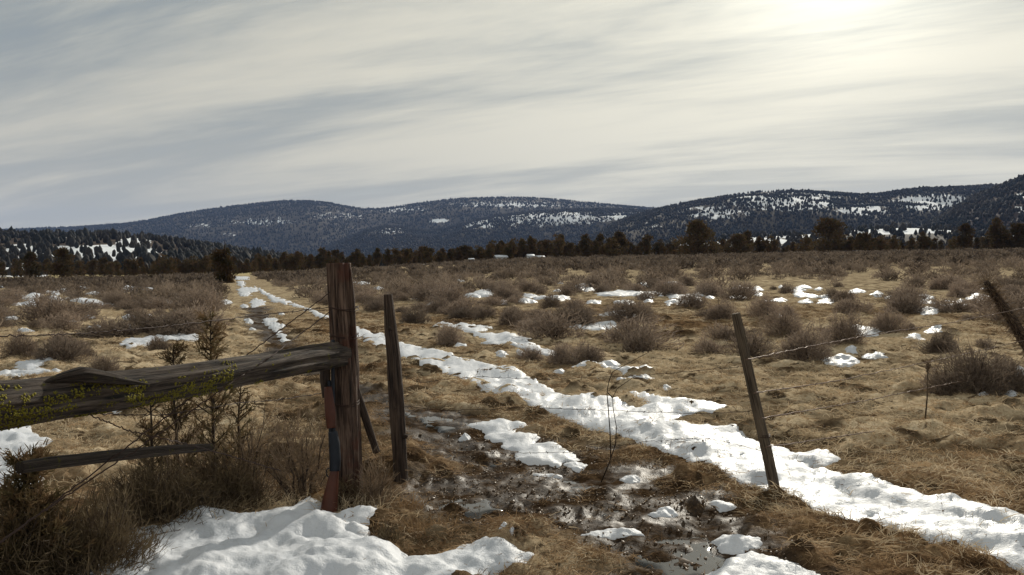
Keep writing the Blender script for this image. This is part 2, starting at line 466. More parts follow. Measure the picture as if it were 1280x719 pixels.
def m_snow(name, rough=.55, ice=False):
    m, t, b = material(name); p = t.pos()
    n = t.noise(p, 9, 5, .6); n2 = t.noise(p, 90, 3, .7); n3 = t.noise(p, 2.0, 4)
    col = t.ramp(n3, [(.3, (.53, .56, .61)), (.6, (.65, .67, .71))])
    dirt = t.step(t.noise(p, 30, 6, .75), .60, .72)
    col = t.mix(t.math('MULTIPLY', dirt, .5), col, (.30, .22, .14))
    t.l(col, b.inputs['Base Color'])
    if ice:
        r = t.step(t.noise(p, 3.0, 5, .6), .38, .62)
        mr = t.n('ShaderNodeMapRange'); t.l(r, mr.inputs[0]); mr.inputs['To Min'].default_value = .36; mr.inputs['To Max'].default_value = .62
        t.l(mr.outputs[0], b.inputs['Roughness'])
    else: b.inputs['Roughness'].default_value = rough
    b.inputs['Specular IOR Level'].default_value = .28
    h = t.math('ADD', t.math('MULTIPLY', n, 1.0), t.math('MULTIPLY', n2, .22))
    t.l(t.bump(h, .55, .03), b.inputs['Normal'])
    return m

def m_water():
    m, t, b = material('meltwater'); p = t.pos()
    b.inputs['Base Color'].default_value = (.03, .027, .022, 1)
    b.inputs['Roughness'].default_value = .10; b.inputs['Specular IOR Level'].default_value = .5
    t.l(t.bump(t.noise(p, 14, 2), .08, .006), b.inputs['Normal'])
    return m

def m_twig(name, c1, c2, scale=30, rough=.85, trans=0, vary=.35):
    m, t, b = material(name); p = t.pos()
    oi = t.n('ShaderNodeObjectInfo')
    n = t.noise(p, scale, 3)
    col = t.mix(t.step(n, .35, .65), c1, c2)
    hs = t.n('ShaderNodeHueSaturation'); t.l(col, hs.inputs['Color'])
    mr = t.n('ShaderNodeMapRange'); t.l(oi.outputs['Random'], mr.inputs[0]); mr.inputs['To Min'].default_value = 1 - vary; mr.inputs['To Max'].default_value = 1 + vary
    t.l(mr.outputs[0], hs.inputs['Value'])
    t.l(hs.outputs[0], b.inputs['Base Color']); b.inputs['Roughness'].default_value = rough
    b.inputs['Specular IOR Level'].default_value = .15
    if trans:
        tr = t.n('ShaderNodeBsdfTranslucent'); t.l(hs.outputs[0], tr.inputs[0])
        mx = t.n('ShaderNodeMixShader'); mx.inputs[0].default_value = trans
        t.l(b.outputs[0], mx.inputs[1]); t.l(tr.outputs[0], mx.inputs[2])
        out = [x for x in t.t.nodes if x.type == 'OUTPUT_MATERIAL'][0]; t.l(mx.outputs[0], out.inputs[0])
    return m

def m_wood(name, dark, mid, light, red=None, lichen=None):
    m, t, b = material(name)
    uv = t.n('ShaderNodeUVMap', uv_map='UVMap').outputs[0]
    p = t.pos()
    g = t.noise(t.mapping(uv, (26, 3.0, 1)), 1.0, 6, .65, .3)
    g2 = t.noise(t.mapping(uv, (70, 6, 1)), 1.0, 4, .7)
    n = t.noise(p, 6, 4)
    f = t.math('ADD', t.math('MULTIPLY', g, .65), t.math('MULTIPLY', g2, .35))
    col = t.ramp(f, [(.40, dark), (.48, mid), (.60, light)])
    if red: col = t.mix(t.math('MULTIPLY', t.step(n, .5, .68), .7), col, red)
    if lichen: col = t.mix(t.math('MULTIPLY', t.step(t.noise(p, 24, 5, .65), .60, .66), .8), col, lichen)
    t.l(col, b.inputs['Base Color']); b.inputs['Roughness'].default_value = .85
    t.l(t.bump(f, 1.0, .02), b.inputs['Normal'])
    return m

def m_plain(name, c, rough=.6, metal=0, nscale=40, amt=.3):
    m, t, b = material(name); p = t.pos()
    n = t.noise(p, nscale, 4)
    col = t.mix(n, tuple(x * (1 - amt) for x in c), tuple(x * (1 + amt) for x in c))
    t.l(col, b.inputs['Base Color']); b.inputs['Roughness'].default_value = rough; b.inputs['Metallic'].default_value = metal
    t.l(t.bump(n, .25, .004), b.inputs['Normal'])
    return m

def m_hill(name, c1, c2):
    m, t, b = material(name); p = t.pos()
    n = t.noise(p, .02, 6, .6); n2 = t.noise(t.mapping(p, (.055, .012, .03)), 1.0, 5, .7)
    col = t.mix(t.step(n, .35, .65), c1, c2)
    s = t.step(t.math('ADD', n2, t.attr('snow')), 0.96, 1.02)
    col = t.mix(s, col, (.85, .88, .92))
    t.l(col, b.inputs['Base Color']); b.inputs['Roughness'].default_value = .95
    b.inputs['Specular IOR Level'].default_value = .1
    return m

M = dict(
 ground=m_ground(), snow=m_snow('settled_snow'), ice=m_snow('packed_icy_snow', ice=True), water=m_water(),
 sage=m_twig('sagebrush_twigs', (.33, .262, .205), (.165, .125, .098), 14, trans=.3),
 sage_far=m_twig('far_sagebrush_twigs', (.36, .285, .22), (.10, .075, .058), .55, trans=.3),
 sage_bare=m_twig('bare_brush_twigs', (.24, .175, .12), (.11, .08, .055), 14, trans=.2),
 sage_dark=m_twig('dark_sagebrush_twigs', (.17, .128, .074), (.085, .06, .04), 14, trans=.15),  # darker brown twigs of the brush near the gate post
 sage_stem=m_twig('sagebrush_bark', (.085, .062, .05), (.04, .03, .025), 20),
 juniper=m_twig('juniper_scales', (.066, .054, .024), (.10, .060, .030), .9, trans=.2, vary=.3),
 juniper_far=m_twig('juniper_forest', (.013, .015, .015), (.028, .023, .019), .02, vary=0),
 sapling=m_twig('juniper_sapling_scales', (.12, .095, .045), (.18, .115, .062), 12, trans=.2),
 bark=m_twig('juniper_bark', (.06, .042, .03), (.035, .025, .018), 8),
 straw=m_twig('dry_grass', (.78, .65, .46), (.55, .42, .265), 3.0, trans=.3),
 straw3=m_twig('thatch', (.44, .31, .185), (.16, .10, .055), 2.6, trans=.3),
 straw2=m_twig('rusty_grass', (.38, .255, .14), (.20, .125, .068), 3.0, trans=.25),
 post=m_wood('weathered_post_wood', (.008, .005, .004), (.062, .038, .028), (.18, .12, .09), red=(.085, .028, .018)),
 log=m_wood('grey_log_wood', (.008, .007, .006), (.046, .034, .027), (.12, .094, .076), lichen=(.11, .10, .012)),
 stake=m_wood('brown_stake_wood', (.010, .007, .006), (.045, .030, .023), (.12, .085, .064)),
 palepost=m_wood('pale_pole_wood', (.03, .022, .016), (.10, .075, .052), (.20, .155, .11)),
 lichen=m_plain('yellow_lichen', (.19, .165, .018), .9, 0, 60, .5),
 wire=m_plain('rusty_wire', (.045, .024, .018), .6, .3, 50, .4),
 bright=m_plain('bleached_wire', (.16, .10, .07), .5, .4, 50, .5),
 gunwood=m_plain('reddish_gunstock_wood', (.070, .020, .010), .4, 0, 14, .5),
 steel=m_plain('blued_steel', (.016, .019, .026), .4, .4, 30, .2),
 stone=m_plain('wet_gravel_stone', (.15, .105, .07), .5, 0, 9, .8),
 shed=m_plain('pale_painted_boards', (.55, .56, .56), .7, 0, 2, .1), roof=m_plain('snowy_metal_roof', (.62, .66, .72), .6, 0, 2, .1), pane=m_plain('dim_window_glass', (.08, .09, .1), .1, 0, 2, .1),
)

# ------------------------------------------------------------------ ground sheet (polar, fine inside the view)
def build_ground():
    rad = np.concatenate([[.4, .9, 1.5, 2.2, 2.9], np.geomspace(3.4, 60, 420), np.geomspace(62, 420, 110), np.geomspace(440, 8800, 40)])
    a_in = np.linspace(-38, 38, 620); a_out = np.concatenate([np.linspace(-180, -70, 40, endpoint=False), np.linspace(-70, -38, 60, endpoint=False)])
    ang = np.radians(np.concatenate([a_out, a_in, -a_out[::-1][:-1]]))
    na = len(ang); nr = len(rad)
    X = rad[:, None] * np.sin(ang); Y = rad[:, None] * np.cos(ang)
    x = X.ravel(); y = Y.ravel()
    mud = mud_at(x, y)
    z = Hs(x, y) + bumps(x, y, mud)
    r = np.hypot(x, y)
    V = np.concatenate([np.stack([x, y, z], 1), [[0, 0, 0]]])
    i = np.arange(nr - 1)[:, None] * na; j = np.arange(na)[None, :]; k = (j + 1) % na
    Q = np.stack([i + j, i + na + j, i + na + k, i + k], -1).reshape(-1, 4)
    c = nr * na
    T = np.array([(c, q, (q + 1) % na) for q in range(na)])
    px, py = project(x, np.maximum(y, .1), z)
    straw = np.exp(-((px - 1000) / 420) ** 2) * smooth((py - 395) / 60) * smooth((575 - py) / 90) + .9 * ((px < 330) & (py > 380)) * smooth((560 - py) / 60)
    far = smooth((r - 18) / 25)
    dmea = r + (fbm(x / 20, y / 20, 33, 3) - .5) * 60
    meadow = smooth((dmea - 165) / 30) * smooth((520 - px) / 120) * (r < 600)
    snow = smooth((r - 255) / 30) * smooth((900 - r) / 200) * (.42 * ((px > 800) | (px < 60)) + .25 * ((px > 560) & (px <= 800)))
    tuft = np.clip(fbm(x / .42, y / .42, 3, 3) - .42, 0, 1) * 2 + (1 - smooth((30 - r) / 16))  # clump height; low values take the painted shade of the hollows
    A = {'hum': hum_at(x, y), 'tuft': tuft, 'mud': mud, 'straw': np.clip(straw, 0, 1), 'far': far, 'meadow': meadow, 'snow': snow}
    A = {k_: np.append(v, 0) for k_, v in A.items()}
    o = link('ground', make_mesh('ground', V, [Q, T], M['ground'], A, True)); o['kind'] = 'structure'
build_ground()

# ------------------------------------------------------------------ snow lying on the ground
def patch_geo(poly, T, jag=1.0, lump=.9, grain=1.0, dents=0, seed=0):
    poly = np.array(poly, float)
    w = poly[:, 0].max() - poly[:, 0].min(); h = poly[:, 1].max() - poly[:, 1].min()
    gp = ground_poly(poly)
    sx = float(np.clip(w / 46, .5, 2.6)); sy = float(np.clip(h / 26, .12, 1.8))
    x0, x1 = poly[:, 0].min() - 4 * sx, poly[:, 0].max() + 4 * sx
    y0, y1 = poly[:, 1].min() - 5 * sy, poly[:, 1].max() + 5 * sy
    gx = np.arange(x0, x1, sx); gy = np.arange(y0, y1, sy)
    PX, PY = np.meshgrid(gx, gy)
    x, y, _ = ground_at(PX.ravel(), PY.ravel())
    d = max(2.0, float(np.median(y)))
    s = sdf(x, y, gp)
    size = math.sqrt(abs(np.sum(gp[:, 0] * np.roll(gp[:, 1], -1) - np.roll(gp[:, 0], -1) * gp[:, 1])) / 2) + 1e-6
    amp = min((.17 if d < 18 else .09) * size, .035 + .010 * d) * jag
    wl = min(max(.08, size * .2), .42)
    s = s + (fbm(x / wl, y / wl, 20 + seed, 4) - .5) * 2 * amp
    e = min(1.6 * T + .02, size * .3)
    hgt = np.where(s > 0, T * (1 - np.exp(-np.maximum(s, 0) / e)), s * 1.6)
    hgt = hgt + np.where(s > 0, (fbm(x / (wl * 1.3), y / (wl * 1.3), 50, 4) - .45) * T * lump * smooth(s / (2 * e)), 0)
    if dents:
        k = fbm(x / .20, y / .30, 61, 3)
        hgt = hgt - smooth((k - .52) / .14) * T * dents * smooth(s / .18) * smooth((y - 6.5) / 3)
    mud = mud_at(x, y)
    b = bumps(x, y, mud)
    zb = Hs(x, y) + b * .8 + .004
    fine = (fbm(x / .11, y / .11, 81, 3) - .5) * .022 + (fbm(x / .035, y / .035, 82, 2) - .5) * .012
    z = zb + np.maximum(hgt, -.30) + np.where(s > 0, grain * fine * smooth(s / .1) * np.clip(7 / d, .2, 1), 0)
    ny, nx = PX.shape
    k0 = (s > -.02).reshape(ny, nx); keep = k0.copy()
    for _ in range(2):
        k1 = keep.copy(); k1[1:] |= keep[:-1]; k1[:-1] |= keep[1:]; k1[:, 1:] |= keep[:, :-1]; k1[:, :-1] |= keep[:, 1:]; keep = k1
    kq = keep[:-1, :-1] & keep[1:, :-1] & keep[:-1, 1:] & keep[1:, 1:]
    idx = np.arange(ny * nx).reshape(ny, nx)
    Q = np.stack([idx[1:, :-1], idx[1:, 1:], idx[:-1, 1:], idx[:-1, :-1]], -1)[kq]
    if len(Q) == 0: return None
    u, inv = np.unique(Q, return_inverse=True)
    return np.stack([x, y, z], 1)[u], inv.reshape(-1, 4)

g = patch_geo(TRACK_SNOW, .032, .8, lump=.16, grain=.45, dents=.5, seed=1)
tag(link('snowy_track', make_mesh('snowy_track', g[0], [g[1]], M['ice'], None, True)), 'white strip of packed icy snow filling the right rut of the track', 'track', kind='structure')
g = patch_geo(BANK, .065, 1.3, dents=.25, seed=2)
tag(link('snow_bank', make_mesh('snow_bank', g[0], [g[1]], M['snow'], None, True)), 'large lumpy snow bank at the foot of the gate post', 'snow bank')
for i, (poly, T, lab) in enumerate(PATCHES):
    g = patch_geo(poly, T * .6, seed=i + 3)
    if g is None: continue
    tag(link('snow_patch', make_mesh('snow_patch', g[0], [g[1]], M['snow'], None, True)), lab, 'snow patch', 'snow patches left on the plain')
Vs, Qs, n = [], [], 0
for i, (cx, cy, w, h) in enumerate(SMALL):
    g = patch_geo(ell(cx, cy, w, h), min(.16, .03 + .003 * float(G(cx, cy).y)), seed=i)
    if g is None: continue
    Vs.append(g[0]); Qs.append(g[1] + n); n += len(g[0])
tag(link('snow', make_mesh('snow', np.concatenate(Vs), [np.concatenate(Qs)], M['snow'], None, True)), 'countless small scraps of snow between the far shrubs', 'snow', kind='stuff')

# meltwater: level sheets in the wet ruts, mud and gravel poke through
def water(poly, lift):
    gp = ground_poly(poly)
    x0, y0 = gp.min(0) - .1; x1, y1 = gp.max(0) + .1
    st = .035
    X, Y = np.meshgrid(np.arange(x0, x1, st), np.arange(y0, y1, st))
    s = sdf(X, Y, gp) + (fbm(X * 3, Y * 3, 90, 3) - .5) * .5
    Z = Hs(X, Y) + lift - np.maximum(0, -s) * 1.2
    idx = np.arange(X.size).reshape(X.shape); keep = s > -.12
    kq = keep[:-1, :-1] & keep[1:, :-1] & keep[:-1, 1:] & keep[1:, 1:]
    Q = np.stack([idx[:-1, :-1], idx[:-1, 1:], idx[1:, 1:], idx[1:, :-1]], -1)[kq]
    u, inv = np.unique(Q, return_inverse=True)
    V = np.stack([X.ravel(), Y.ravel(), Z.ravel()], 1)[u]
    o = link('water', make_mesh('water', V, [inv.reshape(-1, 4)], M['water'], None, True)); o['kind'] = 'structure'
for q, l in ((WATER, -.026), (WATER2, -.019), (WATER3, -.018)): water(q, l)

# wet gravel
def gravel(n):
    base = np.array([(-1, 0, 0), (1, 0, 0), (0, -1, 0), (0, 1, 0), (0, 0, -1), (0, 0, 1)], float)
    fa = np.array([(5, 1, 3), (5, 3, 0), (5, 0, 2), (5, 2, 1), (4, 3, 1), (4, 0, 3), (4, 2, 0), (4, 1, 2)])
    px = rng.uniform(430, 1060, n * 4); py = rng.uniform(478, 760, n * 4)
    x, y, z = ground_at(px, py)
    acc = rng.random(len(x)) < (y / y.max()) ** 2 * 4
    x, y = x[acc], y[acc]
    m = mud_at(x, y); k = (m > .6) & (rng.random(len(x)) < smooth((fbm(x * 1.1, y * 1.1, 77, 3) - .46) / .16)); x, y, m = x[k][:n], y[k][:n], m[k][:n]
    z = Hs(x, y) + bumps(x, y, m)
    s = rng.gamma(2.0, .0030, len(x)) + .003
    R = rng.normal(size=(len(x), 3, 3)); R, _ = np.linalg.qr(R)
    V = np.einsum('nij,kj->nki', R, base * np.array([1, .8, .6])) * (s[:, None, None] * rng.uniform(.75, 1.2, (len(x), 6, 1)))
    V += np.stack([x, y, z + s * .3], 1)[:, None, :]
    Fc = (fa[None] + np.arange(len(x))[:, None, None] * 6).reshape(-1, 3)
    tag(link('gravel', make_mesh('gravel', V.reshape(-1, 3), [Fc], M['stone'])), 'wet glinting gravel and grit in the muddy rut', 'gravel', kind='stuff')
gravel(2600)

# ------------------------------------------------------------------ dry grass
ALL_SNOW = [TRACK_SNOW, BANK] + [p for p, _, _ in PATCHES] + [ell(*s) for s in SMALL]
def snow_hit(x, y, up=0.):
    z = Hs(x, y) + up; px, py = project(x, y, z)
    h = np.zeros(x.shape, bool)
    for p in ALL_SNOW: h |= inpoly(px, py, p)
    return h

def grass(name, n, rmin, rmax, blades, length, width, mat, dens, lab, flop=.9):
    # tufts spread evenly in view angle and depth
    a = np.radians(rng.uniform(-39, 39, n)); r = np.sqrt(rng.uniform(rmin ** 1.25, rmax ** 1.25, n) ** (2 / 1.25))
    x = r * np.sin(a); y = r * np.cos(a)
    m = mud_at(x, y)
    k = (rng.random(n) < dens(x, y, m) * (1 - (.9 if mat is M['straw'] else .25) * hum_at(x, y))) & (~snow_hit(x, y) | (rng.random(n) < .13))
    x, y, m = x[k], y[k], m[k]
    z = Hs(x, y) + bumps(x, y, m)
    N = len(x)
    base = np.repeat(np.stack([x, y, z - .01], 1), blades, 0) + rng.normal(0, 1, (N * blades, 3)) * np.array([.045, .045, .006])
    comb = np.repeat(np.stack([fbm(x / .9, y / .9, 13, 2) - .5, fbm(x / .9, y / .9, 14, 2) - .5], 1) * 3.0, blades, 0)
    d = rng.normal(0, flop, (N * blades, 3)); d[:, :2] += comb; d[:, 2] = abs(rng.normal(.75, .3, N * blades))
    sc = np.repeat(.6 + .8 * rng.random(N), blades) * rng.uniform(.5, 1.2, N * blades)
    L = length * sc
    bend = np.concatenate([d[:, :2], -.9 * np.ones((N * blades, 1))], 1) * (L * .28)[:, None]
    g = Geo(); g.strips(base, d, L, width * (1 + np.repeat(np.hypot(x, y), blades) / 12), bend)
    tag(link(name, g.mesh(name, mat)), lab, 'grass', kind='stuff')

def strawzone(px, py):
    return np.maximum(smooth((px - 620) / 160) * smooth((py - 370) / 50) * smooth((600 - py) / 70) * smooth(((px - 560) * .36 + 455 - py) / 30 + .5), .8 * ((px < 410) & (py < 600)))
def d_near(x, y, m):
    px, py = project(x, y, Hs(x, y))
    return np.clip((.15 + .85 * smooth((fbm(x / .45, y / .45, 29, 3) - .42) / .12)) * (1 - m * .9) * (1 - .75 * strawzone(px, py)), 0, 1)
def d_straw(x, y, m):
    px, py = project(x, y, Hs(x, y))
    f = smooth((fbm(x / 1.4, y / 1.4, 25, 3) - .40) / .16)
    right = smooth((py - 380) / 60) * smooth((px - 560) / 200)
    return np.clip((.15 + .85 * f) * (1 - m) ** 3, 0, 1) * (.35 + .65 * np.maximum(right, px < 400))
def d_rust(x, y, m):
    f = smooth((fbm(x / .9, y / .9, 27, 3) - .42) / .16)
    px, py = project(x, y, Hs(x, y))
    return np.clip((.2 + .8 * f) * (1 - m * .85), 0, 1) * (1 - .7 * strawzone(px, py))
grass('dry_grass', 60000, 4.0, 38, 12, .085, .0034, M['straw'], d_straw, 'matted pale dry grass covering the plain')
grass('thatch_grass', 42000, 3.9, 14, 10, .055, .0028, M['straw3'], d_near, 'dense short brown thatch of dead grass close by')
grass('rusty_grass', 30000, 3.9, 26, 12, .06, .0030, M['straw2'], d_rust, 'short rusty brown grass on the track verge')

# ------------------------------------------------------------------ sagebrush
def bush_geo(seed, W, H, stems, per, tlen, twid, up=.5, stem_r=.010, fill=.35):
    """woody stems from one base and a hazy uneven dome of fine twigs round them"""
    r = np.random.default_rng(seed)
    gs, gf = Geo(), Geo()
    for s in range(max(8, stems // 2)):
        az = r.uniform(0, 6.283); el = r.uniform(.1, 1.45)
        k = r.uniform(.55, .92)
        tip = np.array([math.cos(az) * math.cos(el) * W / 2, math.sin(az) * math.cos(el) * W / 2, math.sin(el) * H]) * k
        mid = tip * .5 + np.array([0, 0, -.08 * H * math.cos(el)]) + r.normal(0, .03, 3) * W
        t = np.linspace(0, 1, 6)[:, None]
        pts = (2 * t * (1 - t)) * mid + t * t * tip
        pts[1:-1] += r.normal(0, .012, (4, 3)) * W
        pts[:, 2] -= .02
        gs.tube(pts, np.linspace(stem_r, stem_r * .25, 6) * r.uniform(.5, 1.1), 4, cap=False)
    n = stems * per
    az = r.uniform(0, 6.283, n); sz = r.random(n) ** .8
    lump = .38 + 1.05 * fbm(np.cos(az) * 1.3 + seed, np.sin(az) * 1.3 + sz * 1.6, seed, 3)
    R = (fill ** 2 + (1 - fill ** 2) * r.random(n)) ** .5 * lump
    cz = np.sqrt(np.maximum(0, 1 - sz ** 2))
    out = np.stack([np.cos(az) * cz, np.sin(az) * cz, sz], 1)
    b = out * R[:, None] * np.array([W / 2, W / 2, H]) * .86
    d = out * .75 + r.normal(0, .45, (n, 3)); d[:, 2] += up
    l = tlen * r.uniform(.4, 1.25, n); l[r.random(n) < .06] *= 1.7
    b -= d / np.linalg.norm(d, axis=1)[:, None] * l[:, None] * .4
    b[:, 2] = np.maximum(b[:, 2], .0)
    gf.strips(b, d, l, twid)
    q = d / np.linalg.norm(d, axis=1)[:, None]
    d2 = q + r.normal(0, .6, (n, 3)); d2[:, 2] += up * .5
    gf.strips(b + q * (l * r.uniform(.3, .9, n))[:, None], d2, l * r.uniform(.35, .7, n), twid * .8)
    return gs, gf

SAGE = []
for k in range(6):
    gs, gf = bush_geo(100 + k, 1.0, .80 + .06 * (k % 3), 50, 42, .16, .0075)
    SAGE.append((gs.mesh('sagebrush_stem', M['sage_stem']), gf.mesh('sagebrush_foliage', M['sage'])))
WHOLE = []
for k in range(6):                          # one-mesh versions for the smaller ones
    gs, gf = bush_geo(200 + k, 1.0, .72 + .08 * (k % 3), 36, 26, .17, .012)
    V = np.concatenate(gs.V + gf.V); n0 = gs.n
    q1 = np.concatenate(gs.Q); q2 = np.concatenate(gf.Q) + n0; t2 = np.concatenate(gf.T) + n0
    WHOLE.append(make_mesh('sagebrush', V, [q1, q2, t2], mats=[M['sage_stem'], M['sage']], fmat=[0] * len(q1) + [1] * (len(q2) + len(t2))))

BUSH = [  # px, base py, width px, height px, label
 (720,412,84,42,'widest dense sagebrush across the track with snow at its foot'),
 (790,407,76,40,'rounded sagebrush right of the widest one'),
 (640,411,52,30,'grey sagebrush behind the long flat snow patch'),
 (578,402,46,24,'dark low sagebrush at the left end of the flat snow patch'),
 (606,403,36,26,'sagebrush between the dark low one and the grey one'),
 (560,434,44,32,'yellowish sagebrush at the near edge of the flat snow patch'),
 (738,456,46,36,'thin upright sagebrush behind the loaf shaped snow lumps'),
 (703,458,48,36,'thin sagebrush at the right end of the flat snow patch'),
 (664,454,44,22,'low greenish sagebrush on the edge of the snowy rut'),
 (1015,456,84,60,'big front sagebrush of the purple clump'),
 (1064,436,74,56,'tall sagebrush in the middle of the purple clump'),
 (985,424,62,42,'left shoulder of the purple sagebrush clump'),
 (905,404,54,36,'sagebrush behind the leaning post top'),
 (868,388,44,28,'small dark sagebrush left of the leaning post top'),
 (962,400,54,34,'sagebrush right of the leaning post top'),
 (1118,420,56,42,'sagebrush behind the snow mound pair at the wire'),
 (1186,444,64,36,'dark sagebrush in front of the snow mound pair'),
 (1235,500,100,74,'largest dark sagebrush by the shaggy leaning post'),
 (1195,498,64,50,'sagebrush in front of the dry weed stalk'),
 (1275,496,80,60,'sagebrush cut by the right edge of the photo'),
 (1216,404,24,12,'tiny sagebrush alone in the grass beyond the wire'),
 (62,456,84,46,'widest sagebrush above the log with the humped snow patch below'),
 (16,450,58,42,'sagebrush at the left edge of the photo above the log'),
 (122,474,46,34,'pale sagebrush right above the knob of the log'),
 (205,408,74,24,'long low sagebrush above the curved snow strip'),
 (252,410,44,24,'small sagebrush beside the tallest sapling tip'),
 (140,386,34,22,'darkest sagebrush in the far field left of the track'),
 (632,378,44,28,'bushy sagebrush with snow at its left side'),
 (662,366,36,20,'low sagebrush behind the bushy one'),
 (840,372,60,26,'sagebrush behind the long snow drift'),
 (745,362,44,22,'sagebrush at the left end of the long snow drift'),
 (860,360,30,18,'dark round sagebrush far across the track'),
 (515,408,50,26,'sagebrush directly behind the thin stake'),
 (470,392,46,24,'sagebrush just right of the gate post'),
 (545,394,50,26,'sagebrush right of the thin stake top'),
 (690,388,40,22,'small sagebrush left behind the widest one'),
]
spots = []
def put_bush(x, y, W, H, label, group, detail, i):
    rz = random.uniform(0, 6.28)
    z = float(Hs(x, y)) - .02
    if detail:
        o = empty('sagebrush', (x, y, z), label, 'sagebrush', group, rz)
        a, b = SAGE[i % 6]
        link('stem', a, o); link('foliage', b, o)
    else:
        o = tag(link('sagebrush', WHOLE[i % 6], None, (x, y, z)), label, 'sagebrush', group); o.rotation_euler[2] = rz
    k_ = 1 if detail else random.uniform(.72, 1.35); o.scale = (W * k_, W / k_ * random.uniform(.85, 1.15), H)
    return o
for i, (px, py, w, h, lab) in enumerate(BUSH):
    g = G(px, py - 1)
    s = g.y / F
    put_bush(g.x, g.y + w * s * .3, w * s * 1.12, h * s * 1.12, lab, 'sagebrush on the plain', True, i)
    spots.append((g.x, g.y + w * s * .3, w * s * .5))

def field_density(px, py, x, y):
    c = fbm(x / 7, y / 7, 31, 3)
    left = px < 480
    f0 = smooth((fbm(x / 2.5, y / 2.5, 37, 2) - .42) / .1) * .5
    dl = smooth((c - .30) / .12) * np.where(py < 440, 1, .4)
    dr = smooth((c - np.where(y > 50, .17, .33)) / .12) * np.interp(py, [300, 375, 395, 420, 450, 470], [1, 1, .85, .36, .09, 0])
    d = np.where(left, np.maximum(dl, f0 * (py < 430)), np.maximum(dr * .9, f0 * np.interp(py, [300, 385, 420], [1, 1, .1])))
    d = np.where(inpoly(px, py, CORRIDOR) | inpoly(px + .75 * F / np.maximum(y, 1), py, CORRIDOR) | inpoly(px - .75 * F / np.maximum(y, 1), py, CORRIDOR), 0, d)
    d = np.where((px < 500) & (y > 158 + 30 * (fbm(x / 20, y / 20, 33, 3))), .0, d)
    d = np.where((px < 480) & (py > 470), 0, d)
    return d
nb = 42000
a = np.radians(rng.uniform(-40, 40, nb)); r = np.sqrt(rng.uniform(10 ** 2, 212 ** 2, nb))
bx, by = r * np.sin(a), r * np.cos(a)
bqx, bqy = project(bx, by, Hs(bx, by))
ok = (rng.random(nb) < field_density(bqx, bqy, bx, by) * np.interp(by, [10, 60, 212], [1, 1, .75])) & ~snow_hit(bx, by) 
clear = np.zeros(nb, bool)
for u_ in np.arange(.06, .62, .07): clear |= snow_hit(bx, by, u_)
ok &= ~(clear & (rng.random(nb) < .85))
bx, by, bqx, bqy = bx[ok], by[ok], bqx[ok], bqy[ok]
o_ = np.argsort(by); bx, by, bqx, bqy = bx[o_], by[o_], bqx[o_], bqy[o_]
size = np.clip(rng.lognormal(-.12, .48, len(bx)), .35, 2.1) * (.8 + .5 * fbm(bx / 5, by / 5, 35, 2))
taken = list(spots); keep = []
for i in range(len(bx)):                    # near ones must not grow through each other too much
    if by[i] < 70:
        if any((bx[i] - q[0]) ** 2 + (by[i] - q[1]) ** 2 < (.30 * (q[2] + size[i] * .5)) ** 2 for q in taken[-160:]) or any((bx[i] - q[0]) ** 2 + (by[i] - q[1]) ** 2 < (.9 * (q[2] + size[i] * .5)) ** 2 for q in spots): continue
        taken.append((bx[i], by[i], size[i] * .5))
    keep.append(i)
bx, by, bqx, bqy, size = bx[keep], by[keep], bqx[keep], bqy[keep], size[keep]
vis = (bqx > -30) & (bqx < 1310)
near = np.where(vis)[0][:250]
for i in near:
    left = bqx[i] < 430
    put_bush(bx[i], by[i], size[i], size[i] ** .8 * random.uniform(.42, .78),
             'one of many grey brown sagebrush crowding the plain left of the track' if left else 'one of many grey brown sagebrush scattered over the plain right of the track',
             'sagebrush crowd left of the track' if left else 'sagebrush crowd right of the track', False, int(i))
rest = np.setdiff1d(np.arange(len(bx)), near)
def mass(name, idx, nst, tl, tw, lab):
    K = 5; parts = []
    for k in range(K):
        _, gf = bush_geo(300 + k + nst, 1.0, .66, nst, 4, tl, tw, up=.6, fill=.25)
        parts.append((np.concatenate(gf.V), np.concatenate(gf.Q), np.concatenate(gf.T)))
    Vs, Qs, Ts, n = [], [], [], 0
    for k in range(K):
        ii = idx[k::K]; V, Q, T = parts[k]
        if not len(ii): continue
        th = rng.uniform(0, 6.28, len(ii)); c, s = np.cos(th), np.sin(th)
        sz = size[ii]; hz = sz * rng.uniform(.45, .75, len(ii))
        W = np.stack([(V[None, :, 0] * c[:, None] - V[None, :, 1] * s[:, None]) * sz[:, None] + bx[ii][:, None],
                      (V[None, :, 0] * s[:, None] + V[None, :, 1] * c[:, None]) * sz[:, None] + by[ii][:, None],
                      V[None, :, 2] * hz[:, None] + Hs(bx[ii], by[ii])[:, None] - .02], -1)
        off = (np.arange(len(ii)) * len(V))[:, None, None] + n
        Qs.append((Q[None] + off).reshape(-1, 4)); Ts.append((T[None] + off).reshape(-1, 3))
        Vs.append(W.reshape(-1, 3)); n += len(ii) * len(V)
    tag(link(name, make_mesh(name, np.concatenate(Vs), [np.concatenate(Qs), np.concatenate(Ts)], M['sage_far'])), lab, 'sagebrush', kind='stuff')
mass('sagebrush_cover', rest[by[rest] < 75], 22, .22, .03, 'mass of grey sagebrush further out on the plain')
mass('far_sagebrush_cover', rest[by[rest] >= 75], 11, .28, .07, 'mass of far sagebrush reaching the tree line')

